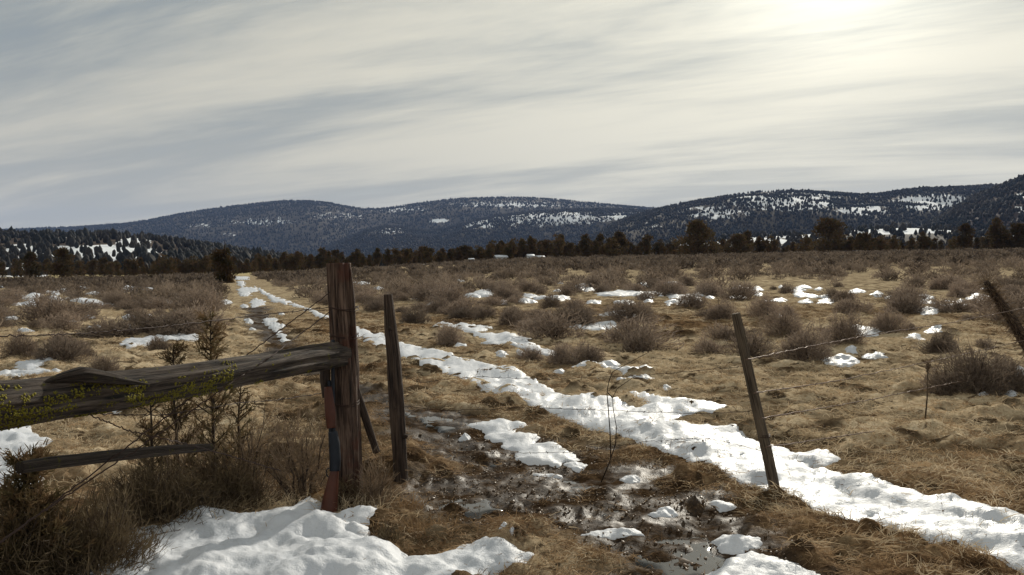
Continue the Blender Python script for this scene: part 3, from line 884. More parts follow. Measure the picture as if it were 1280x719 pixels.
# ------------------------------------------------------------------ brush round the gate post
def near_bush(name, px, py, w, h, label, seed, stems, per, tlen, mat, dy=0, stem_r=.008, up=.5, cat='shrub', twid=.0045):
    g = G(px, py); s = g.y / F
    gs, gf = bush_geo(seed, w * s, h * s, stems, per, tlen, twid, up, stem_r)
    o = empty(name, (g.x, g.y + dy, float(Hs(g.x, g.y + dy)) - .02), label, cat, 'brush growing round the gate post')
    link('stem', gs.mesh('stem', M['sage_stem']), o); link('foliage', gf.mesh('foliage', mat), o)
    return o
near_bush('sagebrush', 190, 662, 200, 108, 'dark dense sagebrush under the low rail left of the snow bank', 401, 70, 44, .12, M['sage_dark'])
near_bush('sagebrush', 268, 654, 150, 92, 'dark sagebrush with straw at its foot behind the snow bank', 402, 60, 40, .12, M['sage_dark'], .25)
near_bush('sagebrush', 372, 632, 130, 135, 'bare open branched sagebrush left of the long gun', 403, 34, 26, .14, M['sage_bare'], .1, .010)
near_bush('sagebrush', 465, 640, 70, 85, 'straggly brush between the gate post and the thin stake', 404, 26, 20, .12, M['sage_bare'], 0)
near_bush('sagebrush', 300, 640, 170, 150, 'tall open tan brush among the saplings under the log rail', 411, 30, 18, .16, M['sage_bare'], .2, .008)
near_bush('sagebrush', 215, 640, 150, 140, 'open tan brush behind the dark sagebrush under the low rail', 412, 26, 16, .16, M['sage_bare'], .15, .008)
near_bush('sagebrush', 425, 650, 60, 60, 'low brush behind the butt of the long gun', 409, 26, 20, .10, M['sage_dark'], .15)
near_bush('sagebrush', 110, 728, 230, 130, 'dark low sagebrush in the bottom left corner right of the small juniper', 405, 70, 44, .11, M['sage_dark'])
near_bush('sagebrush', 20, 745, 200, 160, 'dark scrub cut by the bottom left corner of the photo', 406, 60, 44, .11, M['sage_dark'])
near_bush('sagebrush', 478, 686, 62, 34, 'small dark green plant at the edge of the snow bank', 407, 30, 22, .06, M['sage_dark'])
def tuft(px, py, n, L, label, mat, spread=.12):
    g = G(px, py); b = np.repeat(np.array([[g.x, g.y, g.z - .01]]), n, 0) + np.clip(rng.normal(0, 1, (n, 3)), -1.5, 1.5) * spread * np.array([1, .7, 0.02])
    d = rng.normal(0, .55, (n, 3)); d[:, 2] = abs(d[:, 2]) + .8
    q = L * rng.uniform(.4, 1.2, n)
    bend = np.concatenate([d[:, :2], -np.ones((n, 1))], 1) * (q * .35)[:, None]
    gg = Geo(); gg.strips(b, d, q, .005, bend)
    tag(link('grass_tuft', gg.mesh('grass_tuft', mat)), label, 'grass tuft', 'grass tufts by the fence')
tuft(290, 650, 420, .26, 'straw coloured grass tuft at the snow bank edge left of the gun', M['straw'])
tuft(330, 640, 260, .2, 'thin straw grass tuft under the bare branched sagebrush', M['straw'])
tuft(440, 648, 260, .28, 'tall straw tuft at the foot of the gate post', M['straw'])
tuft(492, 640, 240, .2, 'straw tuft at the foot of the thin stake', M['straw2'])
tuft(1045, 662, 150, .16, 'upright grass tuft on the edge of the snowy rut', M['straw2'], .09)
tuft(530, 665, 260, .14, 'rusty grass tuft right of the snow bank', M['straw2'])

# ------------------------------------------------------------------ juniper saplings
def sapling(px, py, top, wpx, label, seed, nbr, dens, mat, name='juniper_sapling', d=None):
    r = np.random.default_rng(seed)
    g = G(px, py); s = g.y / F
    H = (py - top) * s; W = wpx * s
    gs, gf = Geo(), Geo()
    zz = np.linspace(0, 1, 9); lean = r.normal(0, .03, 2)
    stem = np.stack([lean[0] * zz * H + np.cumsum(r.normal(0, .006, 9)), lean[1] * zz * H + np.cumsum(r.normal(0, .006, 9)), zz * H], 1)
    gs.tube(stem, np.linspace(.016, .003, 9), 6)
    B, D, L = [], [], []
    for b in range(nbr):
        t = r.uniform(.06, .97); i = min(int(t * 8), 7); f = t * 8 - i
        p = stem[i] * (1 - f) + stem[i + 1] * f
        az = r.uniform(0, 6.283); l = W / 2 * (1 - t) ** .7 * r.uniform(.5, 1.1) + .03
        u = np.array([math.cos(az), math.sin(az), r.uniform(.35, .9)]); u /= np.linalg.norm(u)
        q = np.linspace(0, 1, 5)[:, None]
        pts = p + u * l * q + np.array([0, 0, .25 * l]) * q ** 2 + r.normal(0, .01, (5, 3)) * q
        gs.tube(pts, np.linspace(.0055, .0016, 5), 4, cap=False)
        m = int(dens * (.4 + l / W * 2))
        tt = r.uniform(.2, 1, m); ii = np.clip((tt * 4).astype(int), 0, 3); ff = (tt * 4 - ii)[:, None]
        bb = pts[ii] * (1 - ff) + pts[ii + 1] * ff
        dd = u + r.normal(0, .55, (m, 3)); dd[:, 2] += .3
        ll = r.uniform(.025, .085, m)
        B.append(bb); D.append(dd); L.append(ll)
        qn = dd / np.linalg.norm(dd, axis=1)[:, None]
        for _ in range(2):
            B.append(bb + qn * (ll * r.uniform(.2, .95, m))[:, None]); D.append(qn + r.normal(0, .6, (m, 3))); L.append(ll * r.uniform(.3, .6, m))
    gf.strips(np.concatenate(B), np.concatenate(D), np.concatenate(L), .006)
    o = empty(name, (g.x, g.y, g.z - .02), label, 'tree sapling', 'juniper saplings by the fence')
    link('trunk', gs.mesh('trunk', M['bark']), o); link('crown', gf.mesh('crown', mat), o)
sapling(268, 628, 385, 95, 'tallest juniper sapling with its tip above the log rail', 501, 66, 21, M['sapling'])
sapling(222, 622, 428, 90, 'shorter juniper sapling behind the log rail left of the tallest', 502, 60, 19, M['sapling'])
sapling(300, 618, 468, 70, 'thin sapling under the log rail right of the tallest', 503, 30, 11, M['sapling'])
sapling(186, 640, 480, 60, 'scraggly brown sapling under the lichen covered part of the log', 504, 34, 11, M['sapling'])
sapling(34, 745, 562, 120, 'small green juniper in the bottom left corner in front of snow', 505, 90, 34, M['sapling'])

# ------------------------------------------------------------------ fence
def wood_shape(seed, rough=.10, groove=.05):
    def f(a, L):
        q = np.stack(np.broadcast_arrays(a, L), 0)
        c = np.cos(q[0]) * 3; s = np.sin(q[0]) * 3
        return 1 + (fbm(c + q[1] * 1.2 + seed, s - q[1] * .9, seed, 4) - .5) * 2 * rough + (vnoise(q[0] / 6.2832 * 22, q[1] * 1.5 + seed, seed + 9) - .5) * 2 * groove
    return f
def log_mesh(name, pts, rad, mat, seg=40, n=60, seed=1, rough=.1, groove=.05, shape2=None):
    pts = np.array([tuple(p) for p in pts], float); rad = np.asarray(rad, float)
    t0 = np.linspace(0, 1, len(pts)); t = np.linspace(0, 1, n)
    pp = np.stack([np.interp(t, t0, pts[:, k]) for k in range(3)], 1)
    k = np.array([.25, .5, .25])
    for _ in range(4): pp[1:-1] = .25 * pp[:-2] + .5 * pp[1:-1] + .25 * pp[2:]
    rr = np.interp(t, t0, rad)
    ws = wood_shape(seed, rough, groove)
    f = ws if shape2 is None else (lambda a, L: ws(a, L) * shape2(a, L))
    g = Geo(); g.tube(pp, rr, seg, True, f)
    return g.mesh(name, mat, False)

DP = 5.5                                   # distance of the gate post
foot = P(432, 632, DP); foot.z = float(Hs(foot.x, foot.y))
fence = empty('rail_fence', foot, 'old rail fence end with a thick grey gate post and a lichen covered log rail', 'fence')
def child(name, me):
    o = link(name, me, fence); o.matrix_parent_inverse.identity(); o.location = -foot; return o
sq = lambda a, L: 1 / np.maximum(abs(np.cos(a + .3)), abs(np.sin(a + .3))) ** .45
pm = log_mesh('post', [P(434, 650, DP), P(433, 560, DP), P(430, 460, DP), P(425, 380, DP), P(423.5, 329, DP)], [.086, .080, .084, .079, .070], M['post'], 84, 110, 3, .10, .17, sq)
child('post', pm)
child('splinter', log_mesh('splinter', [P(445, 470, DP - .02), P(442, 420, DP - .04), P(440, 370, DP - .03), P(438, 336, DP - .02)], [.006, .017, .02, .004], M['post'], 10, 20, 5, .2, .1))
# top rail runs from the post towards and past the left of the camera
railpts = [P(424, 444, 5.46), P(380, 449, 5.05), P(330, 459, 4.65), P(250, 474, 4.18), P(160, 488, 3.80), P(80, 497, 3.50), P(0, 508, 3.22), P(-160, 525, 2.80), P(-420, 560, 2.3)]
railrad = [.088, .084, .080, .082, .084, .088, .092, .094, .09]
rail = child('rail', log_mesh('rail', railpts, railrad, M['log'], 72, 150, 8, .15, .15))
knob = child('knob', log_mesh('knob', [P(40, 484, 3.32), P(75, 473, 3.42), P(102, 469, 3.5), P(140, 474, 3.63), P(186, 481, 3.80)], [.003, .020, .036, .026, .002], M['log'], 22, 50, 11, .34, .22))
low = child('rail', log_mesh('rail', [P(22, 586, 3.28), P(60, 580, 3.42), P(130, 572, 3.74), P(215, 563, 4.15), P(262, 560, 4.38)], [.025, .028, .028, .025, .02], M['log'], 20, 60, 14, .12, .06))
low.name = 'lower_rail'
child('cleat', log_mesh('cleat', [P(406, 452, 5.36), P(406, 475, 5.36), P(408, 497, 5.36)], [.034, .034, .03], M['stake'], 14, 20, 21, .08, .05))
child('brace', log_mesh('brace', [P(470, 566, 5.7), P(455, 520, 5.62), P(441, 478, 5.52)], [.026, .028, .026], M['stake'], 14, 30, 23, .12, .06))
def wrap(z0px, mat=M['wire']):
    c = P(430, z0px, DP); g = Geo()
    for k in range(2):
        a = np.linspace(0, 6.6, 40)
        g.tube(np.stack([c.x + .098 * np.cos(a), c.y + .098 * np.sin(a), c.z + .012 * k + .01 * np.sin(a * 2 + k)], 1), .003, 5)
    child('wire_wrap', g.mesh('wire_wrap', mat))
for q in (387, 421, 505): wrap(q)
# lichen cushions on the near part of the rail
def lichen():
    g = Geo(); me = rail.data
    base = np.array([(1, 0, 0), (-1, 0, 0), (0, 1, 0), (0, -1, 0), (0, 0, 1), (0, 0, -1)], float)
    fa = np.array([(4, 0, 2), (4, 2, 1), (4, 1, 3), (4, 3, 0), (5, 2, 0), (5, 1, 2), (5, 3, 1), (5, 0, 3)])
    co = np.array([tuple(p.center) for p in me.polygons]); nn = np.array([tuple(p.normal) for p in me.polygons])
    qx, qy = project(co[:, 0], co[:, 1], co[:, 2])
    front = nn @ np.array([.45, -.85, -.1])
    c = fbm(co[:, 0] * 9 + co[:, 1] * 9, co[:, 2] * 16, 55, 3)
    zone = np.where(qx < 180, .45, np.where(qx < 290, np.where(nn[:, 2] < -.2, .38, .62), .66))
    ok = np.where((front > .3) & (nn[:, 2] < .45) & (c > zone) & (qx > -300) & (qx < 400))[0]
    for i in np.random.default_rng(4).choice(ok, min(3600, len(ok) * 8)):
        r_ = np.random.uniform(-.012, .012, 3)
        s_ = random.uniform(.003, .007)
        bb = base * s_ * np.random.uniform(.6, 1.5, (6, 1)); bb = bb - np.outer(bb @ nn[i], nn[i]) * .85
        g.add(co[i] + r_ - nn[i] * (r_ @ nn[i]) + nn[i] * .001 + bb, fa)
    o = child('lichen', g.mesh('lichen', M['lichen'])); o['kind'] = 'stuff'
lichen()

def wire(name, pts, label, group, mat, r=.0028, barb=True, parent=None, sub=24):
    pts = np.array([tuple(p) for p in pts], float)
    t0 = np.linspace(0, 1, len(pts)); t = np.linspace(0, 1, sub * (len(pts) - 1) + 1)
    pp = np.stack([np.interp(t, t0, pts[:, k]) for k in range(3)], 1)
    for _ in range(5): pp[1:-1] = .25 * pp[:-2] + .5 * pp[1:-1] + .25 * pp[2:]
    pp[1:-1] += np.random.default_rng(len(label)).normal(0, .0022, (len(pp) - 2, 3))
    g = Geo(); g.tube(pp, r, 5)
    if barb:
        L = np.concatenate([[0], np.cumsum(np.linalg.norm(np.diff(pp, axis=0), axis=1))])
        for s in np.arange(.1, L[-1], .13):
            c = np.array([np.interp(s, L, pp[:, k]) for k in range(3)])
            for _ in range(2):
                u = np.random.normal(size=3); u /= np.linalg.norm(u)
                g.tube([c - u * .014, c, c + u * .014], [.0008, .0022, .0008], 4, False)
    me = g.mesh(name, mat)
    if parent: return child(name, me)
    return tag(link(name, me), label, 'wire', group)
wire('brace_wire', [P(412, 366, 5.42), P(310, 443, 4.72), P(215, 515, 4.1), P(62, 632, 3.44), P(-60, 720, 3.0)], '', '', M['wire'], .0034, False, fence)
wire('brace_wire', [P(412, 390, 5.36), P(337, 447, 4.58), P(278, 486, 4.2), P(173, 560, 3.78), P(60, 634, 3.40), P(-60, 722, 2.98)], '', '', M['wire'], .0034, False, fence)
wire('barbed_wire', [P(412, 384, 5.5), P(300, 397, 4.8), P(180, 411, 4.05), P(85, 418, 3.6), P(0, 421, 3.3), P(-200, 420, 2.8)], 'rusty barbed wire strand above the log rail, left of the gate post', 'wires left of the gate post', M['wire'])
wire('barbed_wire', [P(414, 490, 5.5), P(350, 500, 5.05), P(300, 504, 4.75), P(200, 520, 4.1), P(108, 518, 3.7), P(-100, 530, 3.0)], 'rusty barbed wire strand below the log rail, left of the gate post', 'wires left of the gate post', M['wire'])
wire('loose_wire', [P(112, 520, 3.55), P(160, 540, 3.7), P(215, 552, 3.9), P(270, 566, 4.3), P(350, 590, 4.9)], 'slack loose wire drooping through the saplings under the log rail', 'wires left of the gate post', M['wire'], .003, False)

def stake(name, pts, rad, label, mat, seed, rough=.24, group='posts of the wire fence'):
    b = Vector(pts[0]); b.z = float(Hs(b.x, b.y))
    o = empty(name, b, label, 'fence post', group)
    c = link('post', log_mesh('post', pts, rad, mat, 28, 110, seed, rough, .06), o); c.location = -b
    return o, b
D2 = G(500, 604).y
stk, sb = stake('fence_post', [P(501, 615, D2), P(499, 570, D2), P(496, 510, D2), P(492, 450, D2), P(488, 410, D2), P(485, 368, D2)], [.056, .052, .056, .050, .045, .032], 'thin knotty brown stake right of the gate post', M['stake'], 31)
for k, (kx, ky) in enumerate([(490, 416), (496, 462), (499, 505), (500, 548)]):
    g = Geo(); p = P(kx, ky, D2); u = np.random.normal(size=3) * np.array([1, .5, .3]); u /= np.linalg.norm(u)
    g.tube([np.array(p), np.array(p) + u * .06, np.array(p) + u * .075], [.024, .017, .006], 8)
    c = link('knot', g.mesh('knot', M['stake']), stk); c.location = -sb
D3 = G(970, 613).y
post3, pb = stake('fence_post', [P(972, 622, D3), P(962, 575, D3), P(946, 508, D3), P(932, 445, D3), P(920, 392, D3)], [.040, .040, .038, .036, .031], 'smooth slim post leaning left at the edge of the snowy rut', M['palepost'], 37, .1)
g = Geo(); c = P(956, 548, D3); a = np.linspace(0, 13, 60)
g.tube(np.stack([c.x + .043 * np.cos(a), c.y + .043 * np.sin(a), c.z + a * .002], 1), .0026, 5)
q = link('wire_wrap', g.mesh('wire_wrap', M['wire']), post3); q.location = -pb

GATE = 'sagging gate wires between the stakes'
wire('barbed_wire', [P(494, 466, D2), P(524, 479, D2), P(561, 474, D2), P(602, 471, D2), P(680, 475, D2), P(800, 470, D3), P(936, 458, D3)], 'top sagging wire from the thin stake to the leaning post', GATE, M['wire'], .0017)
wire('barbed_wire', [P(498, 508, D2), P(560, 514, D2), P(646, 510, D2), P(746, 513, D2), P(879, 518, D3), P(948, 514, D3)], 'middle wire across the snowy rut from the thin stake to the leaning post', GATE, M['wire'], .002)
wire('barbed_wire', [P(500, 560, D2), P(600, 568, D2), P(720, 566, D2), P(807, 553, D2), P(879, 548, D3), P(905, 552, D3), P(957, 566, D3)], 'lowest crooked wire above the snowy rut by the leaning post', GATE, M['wire'], .0017)
# right-hand fence runs away to the right
DF = 13.4
RG = 'barbed wires of the fence running off to the right'
fl = lambda px: (1.93 - .887 * 5.87) / ((px - 640) / F - .887)      # distance of the fence line at that bearing
for pts, lab in (([(933, 450), (1010, 434), (1087, 419), (1187, 404), (1266, 388), (1300, 381)], 'top barbed wire strand right of the leaning post'),
                 ([(943, 492), (1050, 476), (1155, 454), (1224, 439), (1280, 426), (1310, 420)], 'second barbed wire strand right of the leaning post, touching the weed stalk'),
                 ([(950, 524), (1080, 502), (1192, 479), (1240, 470), (1280, 458), (1310, 452)], 'third barbed wire strand in front of the largest dark sagebrush'),
                 ([(958, 560), (1080, 542), (1175, 527), (1230, 521), (1310, 508)], 'lowest barbed wire strand close to the grass at the right')):
    wire('barbed_wire', [P(x, y, fl(x)) for x, y in pts], lab, RG, M['bright'], .004)
# shaggy leaning post at the right edge
pp = [P(1306, 470, DF), P(1288, 438, DF), P(1268, 404, DF), P(1248, 375, DF), P(1232, 352, DF)]
b4, bb4 = stake('fence_post', pp, [.10, .09, .085, .07, .04], 'thick shaggy brown post leaning left at the right edge of the photo', M['stake'], 41)
gf = Geo(); pa = np.array([tuple(p) for p in pp]); t = rng.uniform(0, 4, 1500); i = np.clip(t.astype(int), 0, 3); f = (t - i)[:, None]
d = rng.normal(0, 1, (1500, 3)); gf.strips(pa[i] * (1 - f) + pa[i + 1] * f, d, rng.uniform(.12, .30, 1500), .010)
q = link('shaggy_bark', gf.mesh('shaggy_bark', M['sage_bare']), b4); q.location = -bb4; q['kind'] = 'stuff'

# dry weed stalk in the fence line
b = G(1158, 528); o = empty('weed_stalk', b, 'dry dark weed stalk with a seed head in front of the largest dark sagebrush', 'weed')
gs = Geo(); tp = P(1161, 458, b.y); gs.tube([np.zeros(3), np.array([.02, 0, .25]), np.array(tp - b)], [.008, .007, .006], 6); link('stem', gs.mesh('stem', M['sage_bare']), o)
gf = Geo(); n = 140; h = np.array(tp - b); gf.strips(h + rng.normal(0, .014, (n, 3)) * np.array([1, 1, 1.8]), rng.normal(0, 1, (n, 3)), .03, .008); link('seed_head', gf.mesh('seed_head', M['sage_bare']), o)

# bare twig in the wet rut
b = G(752, 600); o = empty('bare_twig', b, 'bare forked reddish twig standing in the wet gravel', 'twig')
L = lambda lst: [np.array(P(x, y, b.y - .02 * k) - b) for k, (x, y) in enumerate(lst)]
gs = Geo(); gs.tube(L([(752, 604), (762, 580), (770, 556), (771, 535), (767, 512), (766, 498), (772, 486), (795, 470)]), np.linspace(.005, .002, 8), 6)
gs.tube(L([(766, 498), (759, 490), (762, 475), (766, 465), (790, 452), (812, 440)]), np.linspace(.005, .002, 6), 6)
gs.tube(L([(764, 575), (763, 540), (761, 515), (759, 492)]), np.linspace(.005, .004, 4), 6)
link('stem', gs.mesh('stem', M['bark']), o)

# ------------------------------------------------------------------ long gun leaning against the post
def gun():
    butt = P(411, 650, 5.16); butt.z = float(Hs(butt.x, butt.y)) + .11
    o = empty('shotgun', butt, 'long gun with reddish wooden stock and dark steel receiver leaning against the gate post', 'long gun')
    Ls = lambda lst, d0, d1: [np.array(P(x, y, d0 + (d1 - d0) * (650 - y) / 220.) - butt) for x, y in lst]
    A, B = 5.16, 5.37
    flat = lambda k: (lambda a, L: 1 / np.sqrt((np.cos(a) / k) ** 2 + np.sin(a) ** 2))
    def part(name, lst, rad, mat, seg=16, shape=None, n=24):
        pts = np.array(Ls(lst, A, B)); t0 = np.linspace(0, 1, len(pts)); t = np.linspace(0, 1, n)
        pp = np.stack([np.interp(t, t0, pts[:, k]) for k in range(3)], 1)
        g = Geo(); g.tube(pp, np.interp(t, t0, rad), seg, True, shape)
        return link(name, g.mesh(name, mat, True), o)
    part('stock', [(409, 653), (411, 630), (414, 610), (417, 592), (418, 585)], [.060, .052, .040, .028, .025], M['gunwood'], 18)
    part('receiver', [(417.5, 590), (418, 575), (417, 555), (415, 540)], [.034, .037, .036, .029], M['steel'], 18)
    part('forend', [(413.5, 536), (412.5, 520), (411, 500), (410, 484)], [.030, .036, .034, .028], M['gunwood'], 18)
    part('barrel', [(416.5, 545), (416, 500), (415.5, 460), (416, 425)], [.012, .012, .012, .012], M['steel'], 12)
    part('magazine_tube', [(412.5, 545), (411.5, 510), (411, 476)], [.013, .013, .012], M['steel'], 12)
    g = Geo(); a = np.linspace(-.2, 3.4, 16); c = np.array(Ls([(409, 592)], A, B))[0]
    g.tube(np.stack([c[0] - .022 * np.sin(a) + .01, c[1] + 0 * a, c[2] + .030 * np.cos(a)], 1), .004, 6)
    link('trigger_guard', g.mesh('trigger_guard', M['steel'], True), o)
gun()

# ------------------------------------------------------------------ trees at the edge of the plain
def tree_mesh(seed, H=1.0, W=.8, n=900, lobes=16, trunk=.12, leaf=.055, col=False):
    r = np.random.default_rng(seed)
    cs = []
    for k in range(lobes):
        t = r.uniform(0, 1); a = r.uniform(0, 6.28)
        env = (math.sin(math.pi * (.12 + .83 * t)) ** .7) * (1 - .45 * t) if not col else .75 * (math.sin(math.pi * (.1 + .85 * t)) ** .5)
        rr = r.uniform(.15, .75) * W / 2 * env
        cs.append((rr * math.cos(a), rr * math.sin(a), trunk + t * (1 - trunk) * .88, r.uniform(.13, .24) * (1.15 - .5 * t)))
    cs = np.array(cs)
    k = r.integers(0, lobes, n)
    v = r.normal(size=(n, 3)); v /= np.linalg.norm(v, axis=1)[:, None]; v *= r.random((n, 1)) ** .4
    p = cs[k, :3] + v * cs[k, 3:4] * np.array([W, W, .85])
    p[:, 2] = np.clip(p[:, 2], trunk * .55, 1.02)
    gf = Geo(); d = v + r.normal(0, .5, (n, 3)) + np.array([0, 0, .45])
    gf.strips(p, d, r.uniform(.6, 1.4, n) * leaf * 1.7, leaf * r.uniform(.45, 1.0, n))
    gs = Geo()
    gs.tube([np.array([0, 0, -.02]), np.array([.01, .0, .2]), np.array([0, .01, .55]), np.array([.01, 0, .85])], [.035, .027, .018, .006], 7)
    for c in cs[:7]:
        gs.tube([np.array([0, 0, max(.05, c[2] - .25)]), c[:3] * .6 + np.array([0, 0, .05]), c[:3]], [.012, .009, .004], 4, False)
    return gs.mesh('trunk', M['bark']), gf.mesh('crown', M['juniper'])
TREES = [tree_mesh(600 + k, W=[1.0, 1.3, .75, 1.1, .65, 1.45, .9, 1.2][k], n=1300, trunk=[.1, .08, .12, .22, .1, .1, .14, .25][k]) for k in range(8)]
BIG = [tree_mesh(640, W=1.6, n=5200, lobes=30, trunk=.06, leaf=.034), tree_mesh(641, W=1.55, n=4000, lobes=20, trunk=.09, leaf=.034), tree_mesh(642, W=.62, n=3200, lobes=20, trunk=.05, leaf=.032, col=True),
       tree_mesh(643, W=.95, n=2600, lobes=16, trunk=.22, leaf=.038), tree_mesh(644, W=.8, n=2800, lobes=18, trunk=.07, leaf=.036)]
def put_tree(x, y, H, Wk, src, label, group):
    o = empty('juniper', (x, y, float(Hs(x, y)) - .05), label, 'juniper tree', group, random.uniform(0, 6.28))
    o.scale = (H * Wk, H * Wk, H)
    link('trunk', src[0], o); link('crown', src[1], o)
TL = 'junipers along the edge of the plain'
NOTABLE = [ # px, base py, height px, width factor, source, label, distance if not on the visible plain
 (281, 354, 64, .95, 2, 'lone columnar juniper at the left side of the far track', None),
 (873, 321, 46, 1.0, 0, 'largest broad round juniper standing in front of the snowy right hill', None),
 (1035, 315, 46, 1.0, 1, 'broad irregular reddish juniper below the right hill', None),
 (1245, 318, 44, .95, 4, 'tall rounded juniper near the right edge of the photo', None),
 (1205, 323, 34, 1.0, 3, 'squat juniper left of the tall rounded one near the right edge', None),
 (41, 352, 37, 1.0, 3, 'juniper with a bare trunk on the left meadow edge', None),
 (78, 350, 40, 1.05, 3, 'wide juniper on several bare trunks right of the bare trunked one', None),
 (638, 329, 27, 1.0, 4, 'dark rounded juniper beside the white roofed shed', None),
 (613, 331, 24, .85, 4, 'small dark juniper left of the white roofed shed', None),
 (369, 336, 27, 1.1, 4, 'rounded juniper standing out of the tree line left of the gate post', None),
 (921, 319, 27, 1.3, 0, 'low spreading juniper right of the largest round one', None),
 (949, 319, 24, 1.2, 4, 'small juniper between the low spreading one and the reddish one', None),
 (1155, 316, 27, .95, 4, 'juniper halfway between the reddish one and the right edge', None),
 (1272, 322, 34, 1.1, 0, 'spreading juniper cut by the right edge of the photo', None),
 (255, 341, 26, 1.1, 4, 'juniper at the tree line just left of the lone columnar one', None),
 (889, 321, 13, .9, 4, 'small young juniper at the right foot of the largest round one', None),
 (929, 322, 11, .9, 4, 'reddish young juniper in front of the low spreading one', None),
 (1149, 322, 10, 1.1, 4, 'tiny bushy juniper in the sagebrush near the right edge', None),
 (700, 331, 12, 1.1, 4, 'tiny reddish juniper at the shrub line in the centre', None),
 (189, 351, 11, .8, 2, 'tiny juniper sprig on the pale meadow at the left', None),
]
for px, py, h, wk, s, lab, dist in NOTABLE:
    g = G(px, py); s_ = g.y / F
    put_tree(g.x, g.y, h * s_, wk, BIG[s], lab, TL)
nT = 0
for row, (dmin, dmax, hmin, hmax, stp) in enumerate([(205, 225, 3.6, 5.6, 9.5), (226, 260, 4.4, 6.6, 10.5), (262, 310, 5.2, 7.6, 12)]):
    px = -70.
    while px < 1350:
        px += stp * random.uniform(.55, 1.5)
        if nT >= 280: break
        d = random.uniform(dmin, dmax)
        if px > 520: d *= random.uniform(.94, 1.0)
        c = fbm(np.array([px / 45.]), np.array([row * 3.3]), 66, 3)[0]
        if px > 780 and c < (.60 if row == 0 else .53): continue
        if px < 130 and row == 0: continue
        if px < 60 and c < .5: continue
        x = (px - 640) / F * d
        lab = ('juniper in the dark tree line left of the lone columnar juniper' if px < 270 else 'juniper in the unbroken dark tree line between the lone columnar juniper and the sheds' if px < 590
               else 'juniper in the dark tree line between the sheds and the largest round juniper' if px < 850 else 'juniper in the broken tree line below the snowy right hill')
        put_tree(x, d, random.uniform(hmin, hmax) * (.86 if px < 560 else 1) * (1 + .5 * (c - .5)) * random.choice([.62, .8, 1, 1, 1.12]) * (.78 if px > 780 else 1), random.uniform(.8, 1.15), random.choice(TREES), lab, 'tree line part ' + ('a' if px < 270 else 'b' if px < 590 else 'c' if px < 850 else 'd'))
        nT += 1

# small pale sheds at the foot of the trees
def shed(px, py, w, h, lab, d):
    x = (px - 640) / F * d; z = EYE + (HOR - py) / F * d
    z = float(Hs(x, d)) ; s = d / F; W = w * s; Hh = h * s; Dp = W * .8
    o = empty('shed', (x, d, z - .1), lab, 'shed', 'sheds at the tree line', .25)
    b = np.array([(i, j, k) for i in (-W/2, W/2) for j in (-Dp/2, Dp/2) for k in (0, Hh * .68)])
    q = [(0, 1, 3, 2), (4, 6, 7, 5), (0, 4, 5, 1), (2, 3, 7, 6), (0, 2, 6, 4), (1, 5, 7, 3)]
    link('wall', make_mesh('wall', b, [np.array(q)], M['shed']), o)
    e = .12 * W; r0 = Hh * .64
    rv = np.array([(-W/2 - e, -Dp/2 - e, r0), (W/2 + e, -Dp/2 - e, r0), (W/2 + e, 0, Hh), (-W/2 - e, 0, Hh), (-W/2 - e, Dp/2 + e, r0), (W/2 + e, Dp/2 + e, r0)])
    rv = np.concatenate([rv, rv + np.array([0, 0, .12])])
    rq = [(6, 7, 8, 9), (9, 8, 11, 10), (0, 3, 2, 1), (3, 4, 5, 2), (0, 1, 7, 6), (4, 10, 11, 5), (0, 6, 9, 3), (3, 9, 10, 4), (1, 2, 8, 7), (2, 5, 11, 8)]
    link('roof', make_mesh('roof', rv, [np.array(rq)], M['roof']), o)
    for k in (-.25, .22):
        wv = np.array([(k * W - .09 * W, -Dp/2 - .03, Hh * .2), (k * W + .09 * W, -Dp/2 - .03, Hh * .2), (k * W + .09 * W, -Dp/2 - .03, Hh * .5), (k * W - .09 * W, -Dp/2 - .03, Hh * .5)])
        wv = np.concatenate([wv, wv + np.array([0, .025, 0])])
        link('window', make_mesh('window', wv, [np.array([(0, 1, 2, 3), (4, 7, 6, 5), (0, 4, 5, 1), (3, 2, 6, 7), (0, 3, 7, 4), (1, 5, 6, 2)])], M['pane']), o)
for px, py, w, h, lab in ((626, 328, 13, 7, 'low white roofed shed between two dark junipers'), (663, 324, 8, 7, 'boxy white shed at the tree line, left of a close pair'),
                          (675, 325, 9, 5, 'low grey shed at the tree line, right of a close pair'), (589, 330, 6, 5, 'smallest pale shed, leftmost at the tree line')):
    shed(px, py, w, h, lab, 200)

